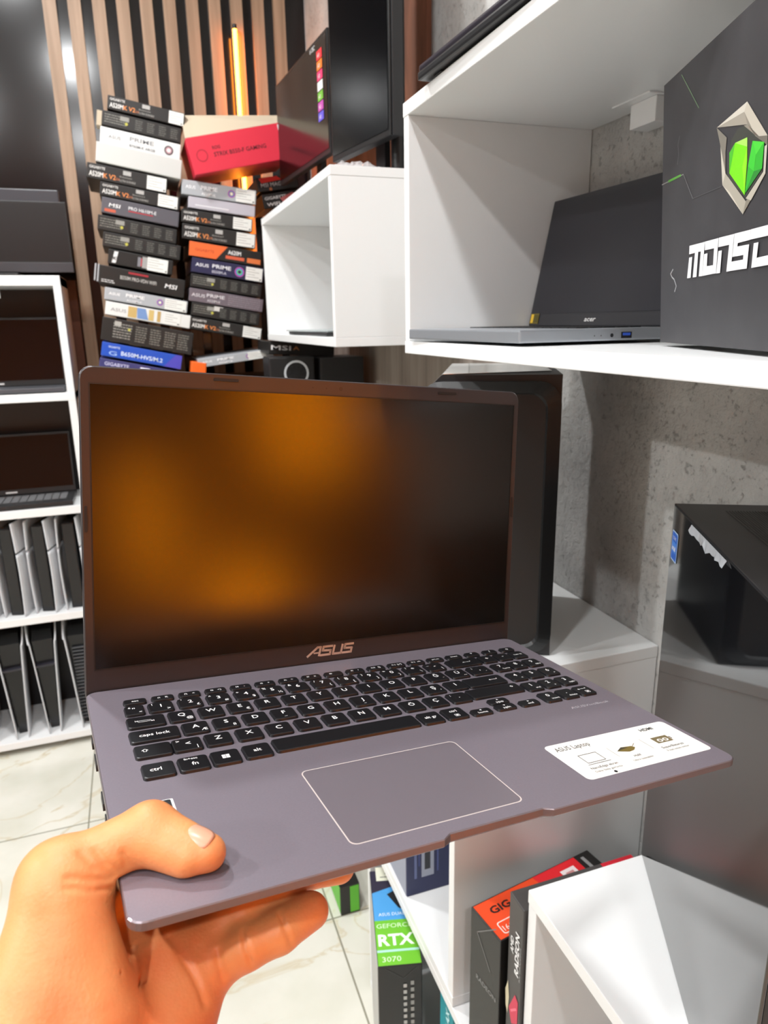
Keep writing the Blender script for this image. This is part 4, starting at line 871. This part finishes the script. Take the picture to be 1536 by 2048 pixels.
# stickers
def ST(name, lab, x0_, y0_, x1_, y1_, fn):
    s = MB(); T = Matrix.Translation((x0_ * mm, y0_ * mm, .06 * mm)) @ Matrix.Scale((x1_ - x0_) * mm, 4)
    fn(s, T, (y1_ - y0_) / (x1_ - x0_)); tag(s.build(name, hl), lab)
def white_sticker(s, T, a):
    w_ = flat('#d6d4d0'); g = flat('#4e4a44'); gd = flat('#6a5a2a'); dk = flat('#2a2a28')
    s.poly([(p[0], p[1]) for p in rrect(0, 0, 1, a, .035)], w_, T)
    s.text('ASUS Laptop', .045, a - .085, .062, g, T, .0012, width=.26)
    s.stroke([(.13, .22), (.13, .15), (.265, .15), (.265, .24), (.13, .24), (.13, .20)], .004, g, T, .0012); s.stroke([(.115, .132), (.285, .132)], .004, g, T, .0012)
    s.text('NanoEdge ekran', .10, .085, .030, g, T, .0012, width=.20); s.text('Daha fazla goruntu', .10, .05, .024, flat('#7c7870'), T, .0012, width=.20)
    s.disc(.215, .02, .011, flat('#18181a'), T, .0016, n=14)
    s.stroke([(.365, .25), (.365, .14)], .003, flat('#a09c94'), T, .0012); s.stroke([(.645, .26), (.645, .14)], .003, flat('#a09c94'), T, .0012)
    s.poly([(.40, .195), (.455, .225), (.53, .215), (.545, .195), (.515, .172), (.47, .165)], gd, T, .0012); s.poly([(.40, .195), (.455, .225), (.50, .208)], flat('#3f3a2a'), T, .0014); s.stroke([(.53, .205), (.575, .235)], .003, gd, T, .0012)
    s.text('Hafif', .455, .105, .030, g, T, .0012); s.text('Ultra tasinabilir', .41, .065, .024, flat('#7c7870'), T, .0012, width=.16)
    s.rect(.725, .175, .855, .245, flat('#6c6044'), T, .0012); s.text('\u221e' if 0 else 'oo', .745, .185, .075, w_, T, .0016, width=.09, bold=.02); s.rect(.86, .195, .868, .225, g, T, .0012)
    s.text('SuperBatarya', .70, .115, .030, g, T, .0012, width=.18); s.text('3 kat uzun omur', .70, .08, .024, flat('#7c7870'), T, .0012, width=.19)
    s.text('HDMI', .745, a - .07, .042, dk, T, .0012, width=.11, bold=.02)
ST('white_sticker', 'white feature sticker with gold icons', 196, -222, 298.5, -180.5, white_sticker)
def chip_sticker(s, T, a):
    s.poly([(p[0], p[1]) for p in rrect(0, 0, 1, a, .05)], flat('#c4c6c8', 0.25), T); s.poly([(p[0], p[1]) for p in rrect(.03, .03, .93, a - .03, .04)], flat('#1c1c20'), T, .002)
    s.text('AMD', .08, a - .22, .17, flat('#d8d8d8'), T, .005, width=.36, bold=.03); s.poly([(.5, a - .05), (.65, a - .3), (.75, a - .3), (.6, a - .05)], flat('#c8c8c8'), T, .005)
    s.text('RYZEN', .3, a - .45, .16, flat('#d8d8d8'), T, .005, width=.5); s.poly([(.75, .35), (.93, .55), (.93, .3)], flat('#d8581c'), T, .005); s.poly([(.42, a - .12), (.5, a - .05), (.55, a - .05), (.46, a - .16)], flat('#d8581c'), T, .005)
ST('chip_sticker', 'small black sticker with silver rim', -40.5, -172, -21.5, -153, chip_sticker)
s = MB(); s.text('ASUSVivoBook', 253 * mm, -143.2 * mm, 4.2 * mm, mat('worn_print', '#a9a5ac', .4), None, .1 * mm, width=35 * mm, shear=.1); s.build('printed_name', hl)
# lid ---------------------------------------------------------
a = 1.5235
LL = frame((0, 0, 0), (1, 0, 0), (0, math.cos(a), math.sin(a)), (0, -math.sin(a), math.cos(a)))   # local: x right, y up the lid, z towards the user
ld = MB()
def lring(ins, z, r=8): return [(p[0] * mm, p[1] * mm, z * mm) for p in rrect(x0 + ins, -10.0 + ins * .3, 303.5 - ins, 221.5 - ins, r)]
RIM = mat('lid_rim', '#4a4446', 0.3, metal=0.6)
ld.layers([lring(1.2, -6.5), lring(0, -5.6), lring(0, -1.2), lring(.5, -.2)], RIM); ld.f.pop(); ld.m.pop(); ld.smooth.pop()
ld.layers([lring(.5, -.21), lring(.9, .2)], LIDM)
lid = ld.build('lid', hl, LL)
sc = MB(); SCRM = mat('antiglare_screen', '#060504', 0.215, spec=0.5)
S0, S1, H0, H1 = -46.2, 297.8, 15.6, 209.6
sc.rect(S0 * mm, H0 * mm, S1 * mm, H1 * mm, SCRM, None, .32 * mm)
sc.build('screen', lid)
fr = MB(); FM = mat('screen_lip', '#0c0a0a', 0.5)
for (ax, ay, bx, by) in ((S0 - .8, H0 - .8, S1 + .8, H0), (S0 - .8, H1, S1 + .8, H1 + .8), (S0 - .8, H0, S0, H1), (S1, H0, S1 + .8, H1)): fr.box((ax * mm, ay * mm, .2 * mm), (bx * mm, by * mm, .75 * mm), FM)
fr.build('screen_frame', lid)
DKB = mat('rubber_dark', '#0f0d0d', .6)
def pill(x, y, w_, h_): MB().layers([[(p[0] * mm, p[1] * mm, z * mm) for p in rrect(x - w_ / 2, y - h_ / 2, x + w_ / 2, y + h_ / 2, min(w_, h_) * .45, 0, 4)] for z in (.2, .75)], DKB).build('rubber_bumper', lid)
pill(44, 217.2, 18, 2.2); pill(229, 216.8, 18, 2.2); pill(-50.2, 120, 2.0, 18); pill(300.9, 120, 2.0, 18)
cm = MB()
cm.disc(133 * mm, 215.5 * mm, 1.5 * mm, flat('#050505'), None, .25 * mm, n=16); cm.disc(133 * mm, 215.5 * mm, .7 * mm, flat('#2a2a38', .2), None, .3 * mm, n=12)
for x in (110, 121): cm.disc(x * mm, 215.3 * mm, .55 * mm, flat('#050505'), None, .25 * mm, n=10)
cm.build('webcam', lid)
lg = MB(); GOLD = mat('polished_logo', '#e0d6cc', 0.32, metal=0.8)
def T2(p): return ((p[0] * 1.0 + p[1] * .22) * mm, p[1] * mm)
ox_, oy_, hh = 110, 5.6, 6.6
def st(P, w_=1.75): lg.stroke([T2((ox_ + p[0] - oy_ * .0, oy_ + p[1])) for p in P], w_ * mm, GOLD, None, .32 * mm)
st([(-2.5, 0), (4.5, hh), (7.2, hh), (7.2, 0)]); st([(2.5, 2.2), (6.6, 2.2)], 1.2)
st([(17, hh), (9.6, hh), (9.6, hh * .55), (16.4, hh * .5), (16.4, 0), (8.6, 0)])
st([(19, hh), (19, 0), (26, 0), (26, hh)])
st([(35.4, hh), (28.4, hh), (28.4, hh * .55), (34.8, hh * .5), (34.8, 0), (27.6, 0)])
lg.build('logo', lid)
hg = MB(); hg.box((-20 * mm, -6 * mm, -9 * mm), (270 * mm, 1.5 * mm, -.6 * mm), BLACKM, None, .001); hg.build('hinge', hl, Matrix.Translation((0, .002, 0)))
# ---------------------------------------------------------------- the hand (deck coordinates in mm: x right, y towards the user, z up)
CAMD = np.array([-81.85, 495.614, 204.847])
P_ = {}
HAND = [  # capsules: (xa,ya,za,ra, xb,yb,zb,rb)
]
def sdf_capsule(X, a, b, ra, rb):
    a = np.array(a, float); b = np.array(b, float); ab = b - a
    t = np.clip(((X - a) @ ab) / (ab @ ab), 0, 1)
    return np.linalg.norm(X - a - t[:, None] * ab, axis=1) - (ra + (rb - ra) * t)
def smin(a, b, k):
    h = np.clip(.5 + .5 * (b - a) / k, 0, 1)
    return b * (1 - h) + a * h - k * h * (1 - h)
def smax(a, b, k): return -smin(-a, -b, k)
wrist = (-78, 262, -92)
J = dict(
 cmc=(-92, 232, -48), tmcp=(-76, 196, -2), tip_=(-38.5, 194, 11.0), tend=(-17.5, 214, 7.2),
 p_m=(-17, 215, -48), p_p=(-1, 221, -38.5), p_d=(14, 221.5, -35.5), p_t=(30.5, 218, -33),
 r_m=(-24, 207, -45), r_p=(0, 206, -31), r_d=(18, 203, -27.5), r_t=(35, 198, -26),
 m_m=(-30, 188, -42), m_p=(4, 190, -31), m_d=(30, 196, -27), m_t=(51, 203, -26),
 i_m=(-38, 166, -36), i_p=(0, 160, -29), i_d=(22, 152, -26), i_t=(38, 147, -25.5))
def hand_sdf(X):
    c = lambda a, b, ra, rb: sdf_capsule(X, J.get(a, a), J.get(b, b), ra, rb)
    th = c('cmc', 'tmcp', 21, 15.5)
    th = smin(th, c('tmcp', 'tip_', 14.5, 12.0), 7)
    th = smin(th, c('tip_', 'tend', 12.0, 8.2), 4)
    th = smin(th, c((-38, 202, 8), (-27, 213, 5.5), 8.5, 7.5), 5)
    palm = c(wrist, 'p_m', 24, 11.5); palm = smin(palm, c(wrist, 'r_m', 26, 14), 12); palm = smin(palm, c(wrist, 'm_m', 26, 14), 12)
    palm = smin(palm, c(wrist, 'i_m', 24, 13), 12)
    palm = smin(palm, c((-72, 232, -58), (-74, 205, -30), 20, 17), 14)
    palm = smin(palm, c((-58, 246, -80), (-35, 224, -64), 18, 14), 12)
    palm = smin(palm, c((-71, 206, -8), (-66, 232, -42), 14, 17), 12)
    h = smin(palm, th, 11)
    h = smin(h, c('tmcp', 'i_m', 11, 10), 14)
    fore = c(wrist, (-92, 330, -150), 27, 33); h = smin(h, fore, 12)
    for f, r in (('p', (11.2, 10.0, 9.7, 8.6)), ('r', (11, 10.2, 9.6, 8.0)), ('m', (11, 10.2, 9.6, 8)), ('i', (10.5, 10, 9, 7.8))):
        g = c(f + '_m', f + '_p', r[0], r[1]); g = smin(g, c(f + '_p', f + '_d', r[1] * .99, r[2]), 2.0); g = smin(g, c(f + '_d', f + '_t', r[2] * .99, r[3]), 2.0)
        h = smin(h, g, 4.5)
    for a, b, r in CREASES:
        h = smax(h, -sdf_capsule(X, a, b, r, r), 1.6)
    # the laptop body is solid: keep the flesh just outside it
    q = np.abs(X - np.array([123.5, 121, -7.6])) - np.array([177.2, 116.8, 7.9]); q2 = X[:, 2] + 16
    box = np.linalg.norm(np.maximum(q, 0), axis=1) + np.minimum(q.max(axis=1), 0)
    h = smax(h, -(box - .35), 1.2)
    return h
CREASES = [((-32.9, 209.2, -31.9), (-29.1, 220.4, -34.9), 1.2), ((-29.1, 220.4, -34.9), (-24.6, 229.8, -40.9), 1.2), ((-24.6, 229.8, -40.9), (-22.4, 235.1, -47.5), 1.2), ((-68.0, 203.8, 14.5), (-62.6, 209.0, 9.5), 0.9), ((-62.6, 209.0, 9.5), (-55.2, 209.2, 3.5), 0.9), ((-62.2, 203.8, 14.1), (-57.7, 208.0, 9.0), 0.8), ((-57.7, 208.0, 9.0), (-52.8, 208.2, 3.7), 0.8), ((-51.4, 206.7, 11.7), (-49.9, 207.6, 4.8), 0.9), ((-73.2, 211.6, 9.7), (-64.8, 212.5, 6.8), 0.9), ((-64.8, 212.5, 6.8), (-55.3, 209.4, 2.2), 0.9), ((-74.3, 214.1, 7.3), (-65.0, 215.1, 3.7), 0.6), ((-65.0, 215.1, 3.7), (-55.8, 210.0, -1.3), 0.6), ((-3.5, 221.6, -28.1), (-3.8, 229.6, -32.9), 0.8), ((-3.8, 229.6, -32.9), (-1.2, 231.4, -41.1), 0.8), ((13.4, 222.3, -25.2), (14.3, 229.8, -29.4), 0.7), ((14.3, 229.8, -29.4), (16.8, 231.4, -36.1), 0.7), ((-14.6, 223.5, -35.1), (-14.7, 226.2, -37.9), 1.4), ((-14.7, 226.2, -37.9), (-13.4, 228.8, -43.7), 1.4), ((-41.2, 210.8, -34.7), (-45.8, 222.6, -37.8), 0.9), ((-45.8, 222.6, -37.8), (-56.4, 238.8, -33.7), 0.9), ((-46.8, 205.7, -34.4), (-56.3, 230.0, -25.6), 0.8), ((-56.3, 230.0, -25.6), (-61.3, 242.1, -33.2), 0.8)]
def surface_nets(f, lo, hi, s):
    lo = np.array(lo, float); n = np.ceil((np.array(hi) - lo) / s).astype(int) + 1
    ax = [lo[i] + s * np.arange(n[i]) for i in range(3)]
    G = np.stack(np.meshgrid(*ax, indexing='ij'), -1).reshape(-1, 3)
    nc = -(-n // 4)
    cc = np.stack(np.meshgrid(*[lo[i] + s * (4 * np.arange(nc[i]) + 1.5) for i in range(3)], indexing='ij'), -1).reshape(-1, 3)
    Dc = f(cc).reshape(nc)
    D = np.repeat(np.repeat(np.repeat(Dc, 4, 0), 4, 1), 4, 2)[:n[0], :n[1], :n[2]].reshape(-1).copy()
    K = np.nonzero(np.abs(D) < 4.6 * s)[0]
    for k in range(0, len(K), 300000): D[K[k:k + 300000]] = f(G[K[k:k + 300000]])
    D = D.reshape(n)
    S = D < 0
    cell = np.zeros(n - 1, bool); cnt = np.zeros(n - 1, int)
    for a in (0, 1):
        for b in (0, 1):
            for c in (0, 1): cnt += S[a:n[0] - 1 + a, b:n[1] - 1 + b, c:n[2] - 1 + c]
    cell = (cnt > 0) & (cnt < 8)
    idx = -np.ones(n - 1, int); I = np.argwhere(cell); idx[cell] = np.arange(len(I))
    acc = np.zeros((len(I), 3)); w = np.zeros(len(I))
    cor = [(a, b, c) for a in (0, 1) for b in (0, 1) for c in (0, 1)]
    for i, p in enumerate(cor):
        for q in cor[i + 1:]:
            if sum(abs(np.subtract(p, q))) != 1: continue
            dp = D[I[:, 0] + p[0], I[:, 1] + p[1], I[:, 2] + p[2]]; dq = D[I[:, 0] + q[0], I[:, 1] + q[1], I[:, 2] + q[2]]
            m = (dp < 0) != (dq < 0); t = np.where(m, dp / np.where(m, dp - dq, 1), 0)
            acc += np.where(m[:, None], np.array(p) + t[:, None] * (np.array(q) - np.array(p)), 0); w += m
    V = lo + s * (I + acc / w[:, None])
    F = []
    for axis in range(3):
        u, v = (axis + 1) % 3, (axis + 2) % 3
        sl0 = [slice(None)] * 3; sl1 = [slice(None)] * 3; sl0[axis] = slice(0, n[axis] - 1); sl1[axis] = slice(1, n[axis])
        ch = S[tuple(sl0)] != S[tuple(sl1)]
        E_ = np.argwhere(ch); ins = S[tuple(E_.T)]
        ok = (E_[:, u] > 0) & (E_[:, v] > 0) & (E_[:, u] < n[u] - 1) & (E_[:, v] < n[v] - 1); E_ = E_[ok]; ins = ins[ok]
        def at(du, dv):
            e = E_.copy(); e[:, u] += du; e[:, v] += dv; return idx[tuple(e.T)]
        q = np.stack([at(-1, -1), at(0, -1), at(0, 0), at(-1, 0)], 1)
        q[~ins] = q[~ins][:, ::-1]; F.append(q)
    return V, np.concatenate(F)
HV, HF = surface_nets(hand_sdf, (-150, 120, -170), (64, 345, 30), 1.0)
# ------- skin
def skin():
    m = bpy.data.materials.new('skin'); m.use_nodes = True; nt = m.node_tree; b = nt.nodes['Principled BSDF']
    N = nt.nodes.new; L = nt.links.new
    tc = N('ShaderNodeTexCoord')
    at = N('ShaderNodeAttribute'); at.attribute_name = 'redness'
    n1 = N('ShaderNodeTexNoise'); n1.inputs['Scale'].default_value = 45; n1.inputs['Detail'].default_value = 4; L(tc.outputs['Object'], n1.inputs['Vector'])
    ad = N('ShaderNodeMath'); ad.operation = 'MULTIPLY_ADD'; ad.inputs[1].default_value = .7; L(n1.outputs['Fac'], ad.inputs[0]); L(at.outputs['Fac'], ad.inputs[2])
    cr = N('ShaderNodeValToRGB'); cr.color_ramp.elements[0].position = .35; cr.color_ramp.elements[1].position = 1.25 if 0 else 1.0
    cr.color_ramp.elements[0].color = lin('#d8935e'); cr.color_ramp.elements[1].color = lin('#cc5a2c'); L(ad.outputs[0], cr.inputs['Fac']); L(cr.outputs['Color'], b.inputs['Base Color'])
    n2 = N('ShaderNodeTexNoise'); n2.inputs['Scale'].default_value = 420; n2.inputs['Detail'].default_value = 6; L(tc.outputs['Object'], n2.inputs['Vector'])
    n3 = N('ShaderNodeTexVoronoi'); n3.inputs['Scale'].default_value = 700; L(tc.outputs['Object'], n3.inputs['Vector'])
    mx = N('ShaderNodeMath'); mx.operation = 'MULTIPLY_ADD'; mx.inputs[1].default_value = .5; L(n3.outputs['Distance'], mx.inputs[0]); L(n2.outputs['Fac'], mx.inputs[2])
    bp = N('ShaderNodeBump'); bp.inputs['Strength'].default_value = .22; bp.inputs['Distance'].default_value = .0006; L(mx.outputs[0], bp.inputs['Height']); L(bp.outputs['Normal'], b.inputs['Normal'])
    b.inputs['Roughness'].default_value = .48; b.inputs['Specular IOR Level'].default_value = .4
    b.inputs['Subsurface Weight'].default_value = .12; b.inputs['Subsurface Radius'].default_value = (1, .35, .15); b.inputs['Subsurface Scale'].default_value = .003
    return m
SK = skin()
me = bpy.data.meshes.new('person')
me.from_pydata([(v[0] * mm, -v[1] * mm, v[2] * mm) for v in HV], [], [tuple(int(i) for i in f[::-1]) for f in HF])
me.materials.append(SK)
# the skin's own colouring: palm and finger pads are redder, back of the thumb paler
red = np.zeros(len(HV))
for c, r, a_ in (((-45, 232, -55), 34, .30), ((-74, 222, -40), 26, .22), (J['p_t'], 13, .35), (J['tend'], 9, .12), ((-33, 200, 6), 11, .22), (J['r_m'], 16, .2), (J['p_m'], 14, .2), ((-30, 240, -75), 26, .25)):
    red += a_ * np.exp(-((np.linalg.norm(HV - np.array(c), axis=1) / r) ** 2))
at = me.attributes.new('redness', 'FLOAT', 'POINT'); at.data.foreach_set('value', red.astype(np.float32))
me.polygons.foreach_set('use_smooth', [True] * len(me.polygons)); me.update()
ho = bpy.data.objects.new('person', me); COL.objects.link(ho); ho.matrix_world = LM
tag(ho, 'left hand and wrist gripping the laptop corner, thumb on top, fingers beneath', 'person')
sm = ho.modifiers.new('smooth', 'SMOOTH'); sm.factor = .5; sm.iterations = 2
# thumb nail
def nail():
    ax = np.array(J['tend'], float) - np.array(J['tip_'], float); ax /= np.linalg.norm(ax)
    NC = np.array(NAILC, float); up = np.array(NAILN, float); up -= ax * (up @ ax); up /= np.linalg.norm(up); sd = np.cross(up, ax)
    V = []; F = []; n = 14; m = 12
    for i in range(n + 1):
        for j in range(m + 1):
            u = -1 + 2 * i / n; v = -1 + 2 * j / m
            # superellipse outline
            q = (abs(u) ** 3 + abs(v) ** 3) ** (1 / 3); k = max(abs(u), abs(v)); s_ = (k / q) if q > 0 else 0
            uu, vv = u * s_, v * s_
            h = .75 - 2.6 * vv * vv - 1.2 * uu * uu
            p = NC + ax * uu * 8.2 + sd * vv * 5.6 + up * h
            V.append((p[0] * mm, -p[1] * mm, p[2] * mm))
    for i in range(n):
        for j in range(m): a = i * (m + 1) + j; F.append((a, a + 1, a + m + 2, a + m + 1))
    o = MB().add(V, F, mat('nail', '#d09a80', 0.32, spec=.45), None, True).build('thumbnail', ho)
    md = o.modifiers.new('s', 'SOLIDIFY'); md.thickness = .0006; md.offset = 0
NAILC = (-22.3, 211.8, 16.3); NAILN = (-0.16, 0.22, 0.96)
nail()
